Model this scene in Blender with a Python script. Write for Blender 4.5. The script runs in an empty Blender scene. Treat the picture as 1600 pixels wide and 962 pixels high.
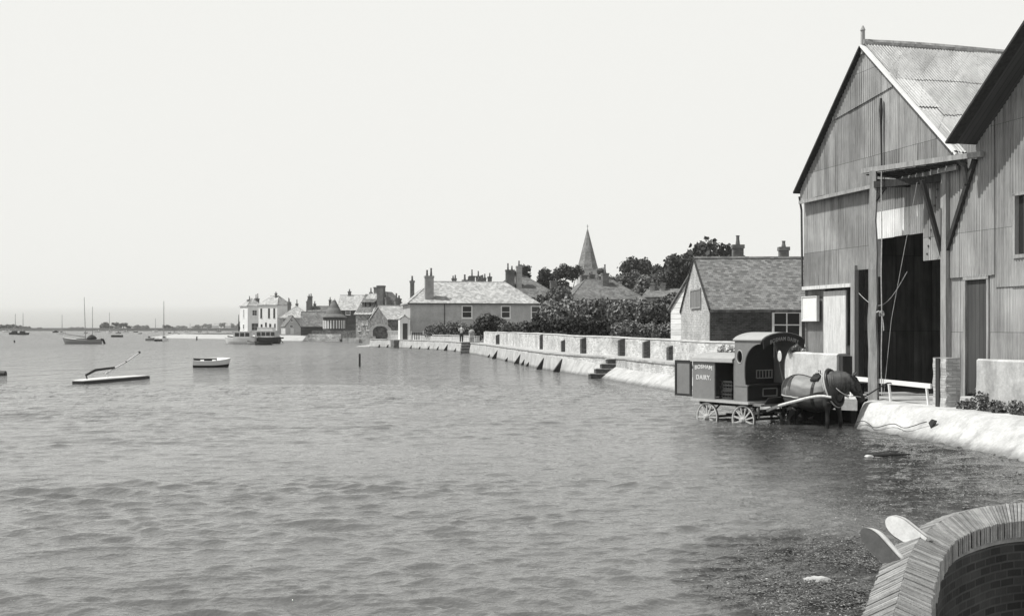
import bpy, bmesh, math, random
import numpy as np
from mathutils import Vector, Matrix, Euler, noise as mnoise

random.seed(7)
np.random.seed(7)
C = bpy.context.scene.collection
SC = bpy.context.scene
R = math.radians

# ------------------------------------------------------------------ camera
F, HZ, CH = 1700.0, 512.0, 2.4            # focal length (photo px), horizon row, eye height over the water
cam = bpy.data.cameras.new('camera')
cam_o = bpy.data.objects.new('camera', cam)
C.objects.link(cam_o)
cam.sensor_width = 36
cam.lens = F / 1600 * 36
cam.shift_y = (HZ - 481) / 1600
cam.clip_start = .05
cam.clip_end = 9000
cam_o.location = (0, 0, CH)
cam_o.rotation_euler = (R(90), 0, 0)
SC.camera = cam_o

# ------------------------------------------------------------------ sky, sun, exposure
SUN_EL, SUN_BACK = 57, -9
sv = Vector((-math.cos(R(SUN_EL)) * math.cos(R(SUN_BACK)), math.cos(R(SUN_EL)) * math.sin(R(SUN_BACK)), math.sin(R(SUN_EL))))
W = bpy.data.worlds.new('World')
SC.world = W
W.use_nodes = True
nt = W.node_tree
nt.nodes.clear()
sky = nt.nodes.new('ShaderNodeTexSky')
sky.sky_type = 'NISHITA'
sky.sun_disc = False
sky.sun_elevation = R(SUN_EL)
sky.sun_rotation = math.atan2(sv.x, sv.y) % (2 * math.pi)
sky.air_density = 1.6
sky.dust_density = 2.5
sep = nt.nodes.new('ShaderNodeSeparateColor')
nt.links.new(sky.outputs[0], sep.inputs[0])
gain = nt.nodes.new('ShaderNodeMath'); gain.operation = 'MULTIPLY'; gain.inputs[1].default_value = 4.5
nt.links.new(sep.outputs[0], gain.inputs[0])
cap = nt.nodes.new('ShaderNodeMath'); cap.operation = 'MINIMUM'; cap.inputs[1].default_value = 9.0
nt.links.new(gain.outputs[0], cap.inputs[0])
# bright low sky; dimmed overhead, out of view, to cut ambient light
tc = nt.nodes.new('ShaderNodeTexCoord'); sz_ = nt.nodes.new('ShaderNodeSeparateXYZ'); nt.links.new(tc.outputs['Generated'], sz_.inputs[0])
mr = nt.nodes.new('ShaderNodeMapRange'); nt.links.new(sz_.outputs[2], mr.inputs[0])
mr.inputs[1].default_value = .47; mr.inputs[2].default_value = .95; mr.inputs[3].default_value = 1.0; mr.inputs[4].default_value = .16
mz = nt.nodes.new('ShaderNodeMath'); mz.operation = 'MULTIPLY'; nt.links.new(cap.outputs[0], mz.inputs[0]); nt.links.new(mr.outputs[0], mz.inputs[1])
comb = nt.nodes.new('ShaderNodeCombineColor')
tint = (1.0, 1.0, .965)
for i in range(3):
    m = nt.nodes.new('ShaderNodeMath'); m.operation = 'MULTIPLY'; m.inputs[1].default_value = tint[i]
    nt.links.new(mz.outputs[0], m.inputs[0]); nt.links.new(m.outputs[0], comb.inputs[i])
bg = nt.nodes.new('ShaderNodeBackground'); bg.inputs[1].default_value = .10
nt.links.new(comb.outputs[0], bg.inputs[0])
wo = nt.nodes.new('ShaderNodeOutputWorld'); nt.links.new(bg.outputs[0], wo.inputs[0])

sun = bpy.data.lights.new('sun', 'SUN'); sun.energy = 4.9; sun.angle = R(.5); sun.color = (1, .998, .96)
sun_o = bpy.data.objects.new('sun', sun); C.objects.link(sun_o)
sun_o.rotation_euler = (-sv).to_track_quat('-Z', 'Y').to_euler()
sun_o.location = (-40, 10, 60)
SC.view_settings.view_transform = 'Standard'
SC.view_settings.look = 'None'
SC.view_settings.exposure = 0
SC.view_settings.gamma = 1

# ------------------------------------------------------------------ helpers
def P(px, D, z=0.0):
    return Vector(((px - 800) / F * D, D, z))
def ZY(py, D):
    return CH + (HZ - py) * D / F
def DW(py, z=0.0):
    return (CH - z) * F / (py - HZ)

def tag(o, label=None, cat=None, group=None, kind=None):
    if label: o['label'] = label
    if cat: o['category'] = cat
    if group: o['group'] = group
    if kind: o['kind'] = kind
    return o

def thing(name, label, cat, loc=(0, 0, 0), rot=0, group=None):
    o = bpy.data.objects.new(name, None); C.objects.link(o)
    o.empty_display_size = .2
    o.location = loc; o.rotation_euler = (0, 0, rot)
    return tag(o, label, cat, group)

class MB:
    """collects polygons of one mesh"""
    def __init__(s): s.v = []; s.f = []; s.mi = []; s.cur = 0; s.smooth = False
    def add(s, vs, fs, M=None):
        n = len(s.v)
        s.v += [tuple(M @ Vector(p)) if M else tuple(p) for p in vs]
        s.f += [tuple(i + n for i in f) for f in fs]
        s.mi += [s.cur] * len(fs)
        return s
    def box(s, c, d, M=None, rz=0):
        x, y, z = d[0] / 2, d[1] / 2, d[2] / 2
        vs = [Vector((a * x, b * y, e * z)) for a in (-1, 1) for b in (-1, 1) for e in (-1, 1)]
        if rz: Rz = Matrix.Rotation(rz, 3, 'Z'); vs = [Rz @ v for v in vs]
        vs = [v + Vector(c) for v in vs]
        return s.add(vs, [(0, 1, 3, 2), (4, 6, 7, 5), (0, 4, 5, 1), (2, 3, 7, 6), (0, 2, 6, 4), (1, 5, 7, 3)], M)
    def bx(s, x0, x1, y0, y1, z0, z1, M=None):
        return s.box(((x0 + x1) / 2, (y0 + y1) / 2, (z0 + z1) / 2), (abs(x1 - x0), abs(y1 - y0), abs(z1 - z0)), M)
    def prism(s, poly, vec, M=None):
        """extrude a planar 3D polygon along vec"""
        n = len(poly); vec = Vector(vec)
        a = [Vector(p) for p in poly]; b = [p + vec for p in a]
        nrm = Vector((0, 0, 0))
        for i in range(n): nrm += a[i].cross(a[(i + 1) % n])
        if nrm.dot(vec) > 0: a, b = b, a
        fs = [tuple(range(n)), tuple(range(2 * n - 1, n - 1, -1))]
        for i in range(n):
            j = (i + 1) % n
            fs.append((i, i + n, j + n, j))
        return s.add(a + b, fs, M)
    def slab(s, poly, t, M=None):
        p = [Vector(q) for q in poly]
        n = (p[1] - p[0]).cross(p[2] - p[1]).normalized()
        if n.z < 0: n = -n
        return s.prism(p, -n * t, M)
    def bar(s, a, b, w, h=None, M=None, up=(0, 0, 1)):
        a = Vector(a); b = Vector(b); h = h or w
        d = (b - a)
        L = d.length; d.normalize(); up = Vector(up)
        if abs(d.dot(up)) > .98: up = Vector((1, 0, 0))
        x = d.cross(up).normalized(); y = x.cross(d)
        vs = []
        for q in (a, b):
            for i, j in ((-1, -1), (1, -1), (1, 1), (-1, 1)): vs.append(q + x * w / 2 * i + y * h / 2 * j)
        return s.add(vs, [(3, 2, 1, 0), (4, 5, 6, 7), (0, 1, 5, 4), (1, 2, 6, 5), (2, 3, 7, 6), (3, 0, 4, 7)], M)
    def tube(s, pts, r, n=8, M=None, closed=False, cap=True):
        pts = [Vector(p) for p in pts]
        rs = r if isinstance(r, (list, tuple)) else [r] * len(pts)
        vs = []; fs = []
        N = len(pts); prev = None
        for i, p in enumerate(pts):
            if closed: d = pts[(i + 1) % N] - pts[i - 1]
            else: d = pts[min(i + 1, N - 1)] - pts[max(i - 1, 0)]
            d.normalize()
            if prev is None:
                up = Vector((0, 0, 1)) if abs(d.z) < .9 else Vector((1, 0, 0))
                x = d.cross(up).normalized()
            else:
                x = (prev - d * prev.dot(d)).normalized()
            prev = x; y = d.cross(x)
            for k in range(n):
                a = 2 * math.pi * k / n
                vs.append(p + x * math.cos(a) * rs[i] + y * math.sin(a) * rs[i])
        for i in range(N if closed else N - 1):
            for k in range(n):
                a = i * n + k; b = i * n + (k + 1) % n; j = ((i + 1) % N) * n
                fs.append((a, b, j + (k + 1) % n, j + k))
        if cap and not closed:
            fs.append(tuple(range(n - 1, -1, -1))); fs.append(tuple(range((N - 1) * n, N * n)))
        return s.add(vs, fs, M)
    def lathe(s, prof, n=16, c=(0, 0, 0), M=None):
        vs = []; fs = []; m = len(prof)
        for r, z in prof:
            for k in range(n):
                a = 2 * math.pi * k / n
                vs.append((c[0] + r * math.cos(a), c[1] + r * math.sin(a), c[2] + z))
        for i in range(m - 1):
            for k in range(n):
                fs.append((i * n + k, i * n + (k + 1) % n, (i + 1) * n + (k + 1) % n, (i + 1) * n + k))
        fs.append(tuple(range(n - 1, -1, -1))); fs.append(tuple(range((m - 1) * n, m * n)))
        return s.add(vs, fs, M)
    def loft(s, secs, n=14, M=None):
        """secs: (pos, forward, side_r, up_r) ellipse sections"""
        vs = []; fs = []
        for p, d, a_, b_ in secs:
            d = Vector(d).normalized(); up = Vector((0, 0, 1)) if abs(d.z) < .95 else Vector((1, 0, 0))
            x = d.cross(up).normalized(); y = x.cross(d)
            for k in range(n):
                t = 2 * math.pi * k / n
                vs.append(Vector(p) + x * math.cos(t) * a_ + y * math.sin(t) * b_)
        m = len(secs)
        for i in range(m - 1):
            for k in range(n):
                fs.append((i * n + k, i * n + (k + 1) % n, (i + 1) * n + (k + 1) % n, (i + 1) * n + k))
        fs.append(tuple(range(n - 1, -1, -1))); fs.append(tuple(range((m - 1) * n, m * n)))
        return s.add(vs, fs, M)
    def build(s, name, mat, parent=None, smooth=False, uv=True, bevel=0):
        me = bpy.data.meshes.new(name)
        me.from_pydata(s.v, [], s.f)
        mats = mat if isinstance(mat, (list, tuple)) else [mat]
        for m in mats: me.materials.append(m)
        if len(mats) > 1:
            me.polygons.foreach_set('material_index', s.mi)
        if uv:
            ul = me.uv_layers.new(name='UVMap')
            co = np.array(s.v, dtype=float) if s.v else np.zeros((0, 3))
            data = np.zeros(len(me.loops) * 2)
            for p in me.polygons:
                n = p.normal
                if abs(n.z) > .97:
                    tx, ty = Vector((1, 0, 0)), Vector((0, 1, 0))
                else:
                    tx = Vector((-n.y, n.x, 0)).normalized(); ty = n.cross(tx)
                for li in p.loop_indices:
                    q = s.v[me.loops[li].vertex_index]
                    data[2 * li] = q[0] * tx.x + q[1] * tx.y
                    data[2 * li + 1] = q[0] * ty.x + q[1] * ty.y + q[2] * ty.z
            ul.data.foreach_set('uv', data)
        me.update()
        if smooth:
            me.polygons.foreach_set('use_smooth', [True] * len(me.polygons))
        o = bpy.data.objects.new(name, me); C.objects.link(o)
        if parent: o.parent = parent
        if bevel:
            b = o.modifiers.new('bevel', 'BEVEL'); b.width = bevel; b.segments = 2; b.limit_method = 'ANGLE'
        return o

# ------------------------------------------------------------------ materials
class NT:
    def __init__(s, name):
        s.m = bpy.data.materials.new(name); s.m.use_nodes = True
        s.t = s.m.node_tree; s.b = s.t.nodes['Principled BSDF']
    def n(s, typ, **kw):
        x = s.t.nodes.new(typ)
        for k, v in kw.items(): setattr(x, k, v)
        return x
    def l(s, a, b): s.t.links.new(a, b)
    def math(s, op, a, b=None, clamp=False):
        x = s.n('ShaderNodeMath', operation=op, use_clamp=clamp)
        for i, q in enumerate((a, b)):
            if q is None: continue
            if isinstance(q, (int, float)): x.inputs[i].default_value = q
            else: s.l(q, x.inputs[i])
        return x.outputs[0]
    def noise(s, vec, scale, detail=4, rough=.6, stretch=None):
        if stretch:
            mp = s.n('ShaderNodeMapping'); mp.inputs['Scale'].default_value = stretch
            s.l(vec, mp.inputs[0]); vec = mp.outputs[0]
        x = s.n('ShaderNodeTexNoise'); x.inputs['Scale'].default_value = scale
        x.inputs['Detail'].default_value = detail; x.inputs['Roughness'].default_value = rough
        s.l(vec, x.inputs['Vector']); return x.outputs['Fac']
    def ramp(s, fac, a, b, lo=0., hi=1.):
        x = s.n('ShaderNodeMapRange'); s.l(fac, x.inputs[0])
        x.inputs[1].default_value = a; x.inputs[2].default_value = b
        x.inputs[3].default_value = lo; x.inputs[4].default_value = hi
        return x.outputs[0]
    def grey(s, v):
        x = s.n('ShaderNodeCombineColor')
        for i in range(3): s.l(v, x.inputs[i])
        s.l(x.outputs[0], s.b.inputs['Base Color'])
    def bump(s, h, dist=.01, strength=.6):
        x = s.n('ShaderNodeBump'); x.inputs['Distance'].default_value = dist; x.inputs['Strength'].default_value = strength
        s.l(h, x.inputs['Height']); s.l(x.outputs[0], s.b.inputs['Normal'])
    def obj(s): return s.n('ShaderNodeTexCoord').outputs['Object']
    def uv(s): return s.n('ShaderNodeTexCoord').outputs['UV']

def m_plain(name, v, var=.25, scale=3., rough=.8, stretch=None, bump=.0, metal=0, spec=.3, fine=True):
    k = NT(name); o = k.obj()
    a = k.noise(o, scale, 5, .65, stretch)
    val = k.ramp(a, .3, .7, v * (1 - var), v * (1 + var))
    if fine:
        b = k.noise(o, scale * 9, 3, .6, stretch)
        val = k.math('MULTIPLY', val, k.ramp(b, .3, .7, 1 - var * .5, 1 + var * .5))
    k.grey(val)
    k.b.inputs['Roughness'].default_value = rough; k.b.inputs['Metallic'].default_value = metal
    k.b.inputs['Specular IOR Level'].default_value = spec
    if bump: k.bump(k.noise(o, scale * 6, 4, .6, stretch), bump, .7)
    return k.m

def m_brick(name, v, mortar, w=.225, h=.075, gap=.010, var=.35, bump=.006, big=.35):
    k = NT(name); u = k.uv()
    b = k.n('ShaderNodeTexBrick'); b.offset = .5
    b.inputs['Scale'].default_value = 1; b.inputs['Brick Width'].default_value = w; b.inputs['Row Height'].default_value = h
    b.inputs['Mortar Size'].default_value = gap; b.inputs['Mortar Smooth'].default_value = .3
    b.inputs['Bias'].default_value = 0
    lo, hi = v * (1 - var), v * (1 + var)
    b.inputs['Color1'].default_value = (lo, lo, lo, 1); b.inputs['Color2'].default_value = (hi, hi, hi, 1)
    b.inputs['Mortar'].default_value = (mortar,) * 3 + (1,)
    wob = k.n('ShaderNodeVectorMath', operation='ADD'); k.l(u, wob.inputs[0])
    nz = k.n('ShaderNodeTexNoise'); nz.inputs['Scale'].default_value = 2.5; k.l(u, nz.inputs['Vector'])
    sc = k.n('ShaderNodeVectorMath', operation='SCALE'); sc.inputs['Scale'].default_value = h * .35; k.l(nz.outputs['Color'], sc.inputs[0])
    k.l(sc.outputs[0], wob.inputs[1]); k.l(wob.outputs[0], b.inputs['Vector'])
    g = k.n('ShaderNodeRGBToBW'); k.l(b.outputs['Color'], g.inputs[0])
    st = k.noise(k.obj(), .9, 5, .65)
    val = k.math('MULTIPLY', g.outputs[0], k.ramp(st, .3, .7, 1 - big, 1 + big))
    k.grey(val); k.b.inputs['Roughness'].default_value = .9; k.b.inputs['Specular IOR Level'].default_value = .2
    h_ = k.math('ADD', k.math('SUBTRACT', 1, b.outputs['Fac']), k.noise(u, 30, 2))
    k.bump(h_, bump, .8)
    return k.m

def m_tile(name, v, w=.17, h=.11, var=.3, bump=.02, big=.3, line=.35):
    """courses of tiles: dark line under each course"""
    k = NT(name); u = k.uv()
    b = k.n('ShaderNodeTexBrick'); b.offset = .5
    b.inputs['Scale'].default_value = 1; b.inputs['Brick Width'].default_value = w; b.inputs['Row Height'].default_value = h
    b.inputs['Mortar Size'].default_value = .004; b.inputs['Bias'].default_value = 0
    lo, hi = v * (1 - var), v * (1 + var)
    b.inputs['Color1'].default_value = (lo, lo, lo, 1); b.inputs['Color2'].default_value = (hi, hi, hi, 1)
    b.inputs['Mortar'].default_value = (v * .4,) * 3 + (1,)
    wob = k.n('ShaderNodeVectorMath', operation='ADD'); k.l(u, wob.inputs[0])
    nz = k.n('ShaderNodeTexNoise'); nz.inputs['Scale'].default_value = 1.2; k.l(u, nz.inputs['Vector'])
    sc = k.n('ShaderNodeVectorMath', operation='SCALE'); sc.inputs['Scale'].default_value = h * .7; k.l(nz.outputs['Color'], sc.inputs[0])
    k.l(sc.outputs[0], wob.inputs[1]); k.l(wob.outputs[0], b.inputs['Vector'])
    g = k.n('ShaderNodeRGBToBW'); k.l(b.outputs['Color'], g.inputs[0])
    sx = k.n('ShaderNodeSeparateXYZ'); k.l(wob.outputs[0], sx.inputs[0])
    fr = k.math('FRACT', k.math('DIVIDE', sx.outputs[1], h))
    dark = k.ramp(fr, 0, .22, 1 - line, 1)
    st = k.noise(k.obj(), .8, 6, .7)
    val = k.math('MULTIPLY', k.math('MULTIPLY', g.outputs[0], dark), k.ramp(st, .3, .7, 1 - big, 1 + big))
    k.grey(val); k.b.inputs['Roughness'].default_value = .85; k.b.inputs['Specular IOR Level'].default_value = .25
    k.bump(k.math('SUBTRACT', 1, fr), bump, .8)
    return k.m

def m_corr(name, v, sheet=.62, length=2.3, var=.22, streak=.25, rough=.6, spec=.35, rust=.0):
    """iron sheets: tone per sheet, dark laps, rain streaks; corrugation itself is mesh"""
    k = NT(name); u = k.uv()
    b = k.n('ShaderNodeTexBrick'); b.offset = .0
    b.inputs['Scale'].default_value = 1; b.inputs['Brick Width'].default_value = sheet; b.inputs['Row Height'].default_value = length
    b.inputs['Mortar Size'].default_value = .006; b.inputs['Mortar Smooth'].default_value = .1; b.inputs['Bias'].default_value = 0
    lo, hi = v * (1 - var), v * (1 + var)
    b.inputs['Color1'].default_value = (lo, lo, lo, 1); b.inputs['Color2'].default_value = (hi, hi, hi, 1)
    b.inputs['Mortar'].default_value = (v * .3,) * 3 + (1,)
    k.l(k.n('ShaderNodeTexCoord').outputs['UV'], b.inputs['Vector'])
    g = k.n('ShaderNodeRGBToBW'); k.l(b.outputs['Color'], g.inputs[0])
    s1 = k.noise(u, 5, 5, .7, (1, .09, 1)); s2 = k.noise(u, 1.1, 4, .6)
    val = k.math('MULTIPLY', g.outputs[0], k.ramp(s1, .3, .7, 1 - streak, 1 + streak))
    val = k.math('MULTIPLY', val, k.ramp(s2, .3, .7, .82, 1.18))
    pt = k.noise(u, .55, 5, .7, (2.2, .45, 1)); val = k.math('MULTIPLY', val, k.ramp(pt, .46, .60, 1.08, .74))
    dr = k.noise(u, 9, 3, .6, (1, .04, 1)); val = k.math('MULTIPLY', val, k.ramp(dr, .62, .74, 1, .68))
    if rust:
        s3 = k.noise(u, 2.3, 6, .75, (1, .35, 1))
        val = k.math('MULTIPLY', val, k.ramp(s3, .5, .62, 1, 1 - rust))
    k.grey(val); k.b.inputs['Roughness'].default_value = rough; k.b.inputs['Specular IOR Level'].default_value = spec
    return k.m

def m_boards(name, v, h=.18, var=.12, line=.6, vertical=False, rough=.8, streak=.2):
    k = NT(name); u = k.uv()
    sx = k.n('ShaderNodeSeparateXYZ'); k.l(u, sx.inputs[0])
    q = k.math('DIVIDE', sx.outputs[0 if vertical else 1], h)
    fr = k.math('FRACT', q); fl = k.math('FLOOR', q)
    wn = k.n('ShaderNodeTexWhiteNoise', noise_dimensions='1D'); k.l(fl, wn.inputs['W'])
    val = k.ramp(wn.outputs['Value'], 0, 1, v * (1 - var), v * (1 + var))
    val = k.math('MULTIPLY', val, k.ramp(fr, 0, .14, 1 - line, 1))
    s1 = k.noise(u, 6, 5, .7, (1, .1, 1) if vertical else (.1, 1, 1))
    val = k.math('MULTIPLY', val, k.ramp(s1, .3, .7, 1 - streak, 1 + streak))
    k.grey(val); k.b.inputs['Roughness'].default_value = rough; k.b.inputs['Specular IOR Level'].default_value = .2
    k.bump(fr, .01, .6)
    return k.m

def m_flint(name, v, scale=5, var=.5):
    k = NT(name); o = k.obj()
    x = k.n('ShaderNodeTexVoronoi'); x.inputs['Scale'].default_value = scale; k.l(o, x.inputs['Vector'])
    g = k.n('ShaderNodeRGBToBW'); k.l(x.outputs['Color'], g.inputs[0])
    val = k.ramp(g.outputs[0], 0, 1, v * (1 - var), v * (1 + var))
    val = k.math('MULTIPLY', val, k.ramp(k.noise(o, 1, 4), .3, .7, .7, 1.3))
    k.grey(val); k.b.inputs['Roughness'].default_value = .9; k.b.inputs['Specular IOR Level'].default_value = .2
    k.bump(x.outputs['Distance'], .03, .6)
    return k.m

def m_leaf(name, v, var=.45):
    k = NT(name)
    g = k.n('ShaderNodeNewGeometry')
    val = k.ramp(g.outputs['Random Per Island'], 0, 1, v * (1 - var), v * (1 + var))
    val = k.math('MULTIPLY', val, k.ramp(k.noise(k.obj(), .5, 3), .3, .7, .75, 1.25))
    k.grey(val); k.b.inputs['Roughness'].default_value = .7; k.b.inputs['Specular IOR Level'].default_value = .2
    return k.m

def m_concrete(name, v, stain=.35, wet=True, scale=1.0):
    k = NT(name); o = k.obj()
    a = k.noise(o, 1.3 * scale, 6, .7); b = k.noise(o, 14 * scale, 4, .7)
    c = k.noise(o, 1.8 * scale, 4, .65, (1, 1, .25))
    val = k.ramp(a, .3, .7, v * (1 - stain), v * (1 + stain * .35))
    val = k.math('MULTIPLY', val, k.ramp(b, .3, .75, .82, 1.1))
    val = k.math('MULTIPLY', val, k.ramp(c, .52, .68, 1, 1 - stain))
    if wet:                                            # tide-stained foot of the wall (weed and slime, a mark of its own)
        gz = k.n('ShaderNodeSeparateXYZ'); k.l(k.n('ShaderNodeNewGeometry').outputs['Position'], gz.inputs[0])
        z = k.math('ADD', gz.outputs[2], k.math('MULTIPLY', k.noise(o, 3 * scale, 4, .7), -.22))
        val = k.math('MULTIPLY', val, k.ramp(z, -.10, .06, .35, 1))
    k.grey(val); k.b.inputs['Roughness'].default_value = .9; k.b.inputs['Specular IOR Level'].default_value = .2
    k.bump(b, .015, .6)
    return k.m

def m_glass(name, v=.02, rough=.12):
    return m_plain(name, v, .2, 1, rough, spec=.5, fine=False)

M = {}
M['white'] = m_plain('white_render', .72, .10, .8)
M['render'] = m_plain('grey_render', .42, .22, .7, bump=.01)
M['render2'] = m_plain('pale_render', .5, .14, .7)
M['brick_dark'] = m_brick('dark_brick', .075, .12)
M['brick_mid'] = m_brick('red_brick', .24, .34, big=.3)
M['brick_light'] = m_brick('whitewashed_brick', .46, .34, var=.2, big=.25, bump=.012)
M['brick_wall'] = m_brick('weathered_brick', .46, .58, var=.28, big=.35)
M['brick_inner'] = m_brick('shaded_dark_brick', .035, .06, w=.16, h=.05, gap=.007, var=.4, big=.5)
M['tile_dark'] = m_tile('clay_tile', .17, w=.17, h=.14, var=.4, big=.14, line=.65, bump=.03)
M['tile_far'] = m_tile('old_tile', .16, w=.3, h=.3, big=.35, line=.2, bump=.03)
M['tile_pale'] = m_tile('pale_tile', .40, w=.3, h=.3, big=.22, line=.15, bump=.02)
M['slate'] = m_tile('pale_slate', .40, w=.3, h=.25, big=.22, line=.12, bump=.015)
M['corr'] = m_corr('corrugated_wall', .27, var=.30, streak=.42)
M['corr_barn'] = m_corr('corrugated_barn', .29, var=.16, streak=.32)
M['corr_pale'] = m_corr('corrugated_pale', .66, var=.15)
M['corr_roof'] = m_corr('corrugated_roof', .38, sheet=.62, length=2.1, var=.14, streak=.3, rust=.35)
M['corr_new'] = m_corr('galvanised_roof', .46, length=3.2, var=.05, streak=.1)
M['plank_pale'] = m_boards('bleached_planks', .74, .2, vertical=True)
M['timber'] = m_plain('weathered_timber', .30, .35, 2.2, .9, (6, 6, .5), bump=.01)
M['timber_dark'] = m_plain('tarred_timber', .04, .4, 2.2, .9, (6, 6, .5), bump=.008)
M['timber_pale'] = m_plain('bleached_timber', .60, .22, 3, .9, (4, 4, .6), bump=.006)
M['white_paint'] = m_plain('white_paint', .76, .08, 2, .5)
M['board_white'] = m_boards('white_weatherboard', .66, .27, line=.75)
M['board_dark'] = m_boards('dark_weatherboard', .08, .2)
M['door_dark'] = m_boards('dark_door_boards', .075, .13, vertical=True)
M['door_grey'] = m_boards('grey_door_boards', .2, .13, vertical=True)
M['glass'] = m_glass('window_glass', .03)
M['pot'] = m_plain('chimney_pot', .13, .3, 3)
M['stack'] = m_brick('chimney_brick', .13, .2, var=.3)
M['stack_pale'] = m_plain('rendered_chimney', .34, .25, 2)
M['flint'] = m_flint('flint_wall', .34)
M['flint_dark'] = m_flint('dark_flint_wall', .16)
M['stone'] = m_brick('stone_blocks', .44, .3, w=.6, h=.28, gap=.03, var=.35, bump=.04)
M['whitewash'] = m_concrete('whitewashed_concrete', .60, .32)
M['concrete'] = m_concrete('quay_concrete', .50, .28)
M['concrete_pale'] = m_concrete('parapet_concrete', .52, .32, wet=False)
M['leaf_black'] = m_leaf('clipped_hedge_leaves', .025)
M['leaf_dark'] = m_leaf('dark_leaves', .05, .6)
M['leaf_mid'] = m_leaf('mid_leaves', .13, .6)
M['leaf_light'] = m_leaf('light_leaves', .20, .5)
M['flowers'] = m_leaf('white_flowers', .55, .5)
M['bark'] = m_plain('bark', .09, .3, 4)
M['scrub'] = m_plain('shore_scrub', .05, .3, .05)
M['grass'] = m_plain('grass_ground', .16, .35, .7, .95, bump=.03)
M['path'] = m_plain('path_gravel', .42, .2, 2, .95, bump=.01)
M['black'] = m_plain('black_paint', .02, .2, 3, .45)
M['iron'] = m_plain('rusty_iron', .06, .4, 8, .7)
M['rope'] = m_plain('rope', .4, .3, 20, .95)

# ================================================================== THE SETTING
# ------------------------------------------------------------------ water
def make_water():
    ths = np.concatenate([np.tan(np.radians(np.linspace(-86, -34, 14))), np.linspace(-.62, .62, 500), np.tan(np.radians(np.linspace(34, 86, 14)))])
    ys = [1.2]
    while ys[-1] < 90: ys.append(ys[-1] * (1.02 if ys[-1] < 5 else 1.0029 if ys[-1] < 46 else 1.007))
    while ys[-1] < 6000: ys.append(ys[-1] * 1.03)
    ys = np.array(ys)
    T, Y = np.meshgrid(ths, ys)
    X = T * Y
    sp = np.maximum(np.gradient(Y, axis=0), np.abs(np.gradient(X, axis=1)) * .45)
    rng = np.random.RandomState(3)
    Z = np.zeros_like(X); DX = np.zeros_like(X); DY = np.zeros_like(X)
    # wind patches: ruffled streaks and calmer lanes
    PATCH = np.zeros_like(X)
    for i in range(14):
        th = math.radians(90 + rng.randn() * 30); kk = 2 * math.pi / (3 * (30 / 3) ** rng.rand())
        PATCH += np.sin(kk * (X * .35 * math.cos(th) + Y * math.sin(th)) + rng.rand() * 6.28)
    PATCH = np.clip(1.0 + .10 * PATCH, .6, 1.5)
    for i in range(150):
        lam = .13 * (1.15 / .13) ** (rng.rand() ** .9)
        th = math.radians(-90 + 8 + rng.randn() * 24)
        k = 2 * math.pi / lam
        slope = .0225 * (1.15 if lam < .45 else .72)
        a = slope / k * 1.25
        ph = k * (X * math.cos(th) + Y * math.sin(th)) + rng.rand() * 6.283
        # groups: amplitude comes and goes over some metres
        gx, gy = rng.randn(2) * .35 / max(lam, .5)
        env = PATCH * (.6 + .4 * np.sin(X * gx * 1.3 + Y * gy * 2 + rng.rand() * 6.28))
        fade = np.clip(lam / sp / 2.6 - .9, 0, 1)
        Z += a * env * fade * (np.cos(ph) + .25 * np.cos(2 * ph))
        DX -= a * .8 * env * fade * np.sin(ph) * math.cos(th); DY -= a * .8 * env * fade * np.sin(ph) * math.sin(th)
    # calmer in the corner by the quay
    calm = 1 - .15 * np.exp(-(((X - 6) / 3.5) ** 2 + ((Y - 20) / 9) ** 2))
    Z *= calm
    co = np.stack([X + DX, Y + DY, Z], -1).reshape(-1, 3)
    nr, nc = X.shape
    idx = np.arange(nr * nc).reshape(nr, nc)
    f = np.stack([idx[:-1, :-1], idx[:-1, 1:], idx[1:, 1:], idx[1:, :-1]], -1).reshape(-1, 4)
    me = bpy.data.meshes.new('water')
    me.vertices.add(len(co)); me.vertices.foreach_set('co', co.ravel())
    me.loops.add(f.size); me.loops.foreach_set('vertex_index', f.ravel().astype(np.int32))
    me.polygons.add(len(f)); me.polygons.foreach_set('loop_start', np.arange(0, f.size, 4).astype(np.int32))
    me.polygons.foreach_set('loop_total', np.full(len(f), 4, dtype=np.int32))
    me.polygons.foreach_set('use_smooth', np.ones(len(f), dtype=bool))
    me.update(); me.validate()
    k = NT('harbour_water'); o = k.obj()
    k.b.inputs['IOR'].default_value = 1.42
    k.b.inputs['Roughness'].default_value = .05
    n1 = k.noise(o, .12, 4, .6, (1, 2.5, 1))
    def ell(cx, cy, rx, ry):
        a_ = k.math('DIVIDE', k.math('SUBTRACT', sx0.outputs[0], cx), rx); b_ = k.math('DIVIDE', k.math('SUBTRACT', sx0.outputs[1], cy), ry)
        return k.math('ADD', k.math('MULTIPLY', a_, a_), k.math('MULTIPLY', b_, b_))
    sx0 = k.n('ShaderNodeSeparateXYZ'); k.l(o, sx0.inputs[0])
    weed_refl = k.math('ADD', k.math('MINIMUM', ell(8.2, 19.5, 4.2, 10), ell(3.2, 10.2, 1.6, 2.6)), k.math('MULTIPLY', k.math('SUBTRACT', k.noise(o, 1.1, 5, .7), .5), 1.6))
    k.grey(k.math('MULTIPLY', k.ramp(n1, .3, .7, .115, .150), k.ramp(weed_refl, .6, 1.25, .30, 1)))     # near weed patch; the sheds' dark reflection by the quay painted into the colour
    sx = k.n('ShaderNodeSeparateXYZ'); k.l(o, sx.inputs[0])
    far = k.ramp(sx.outputs[1], 18, 120, .0, 1.0)
    big = k.noise(o, .035, 3, .6, (1, 3, 1))
    patch = k.ramp(big, .35, .65, .55, 1.25)
    a = k.noise(o, 3.2, 3, .6, (.55, 1.5, 1)); b = k.noise(o, .8, 3, .6, (.5, 1.6, 1)); c = k.noise(o, 14, 2, .6, (.8, 1.2, 1))
    h = k.math('ADD', k.math('MULTIPLY', b, 2.6), a)
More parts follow.
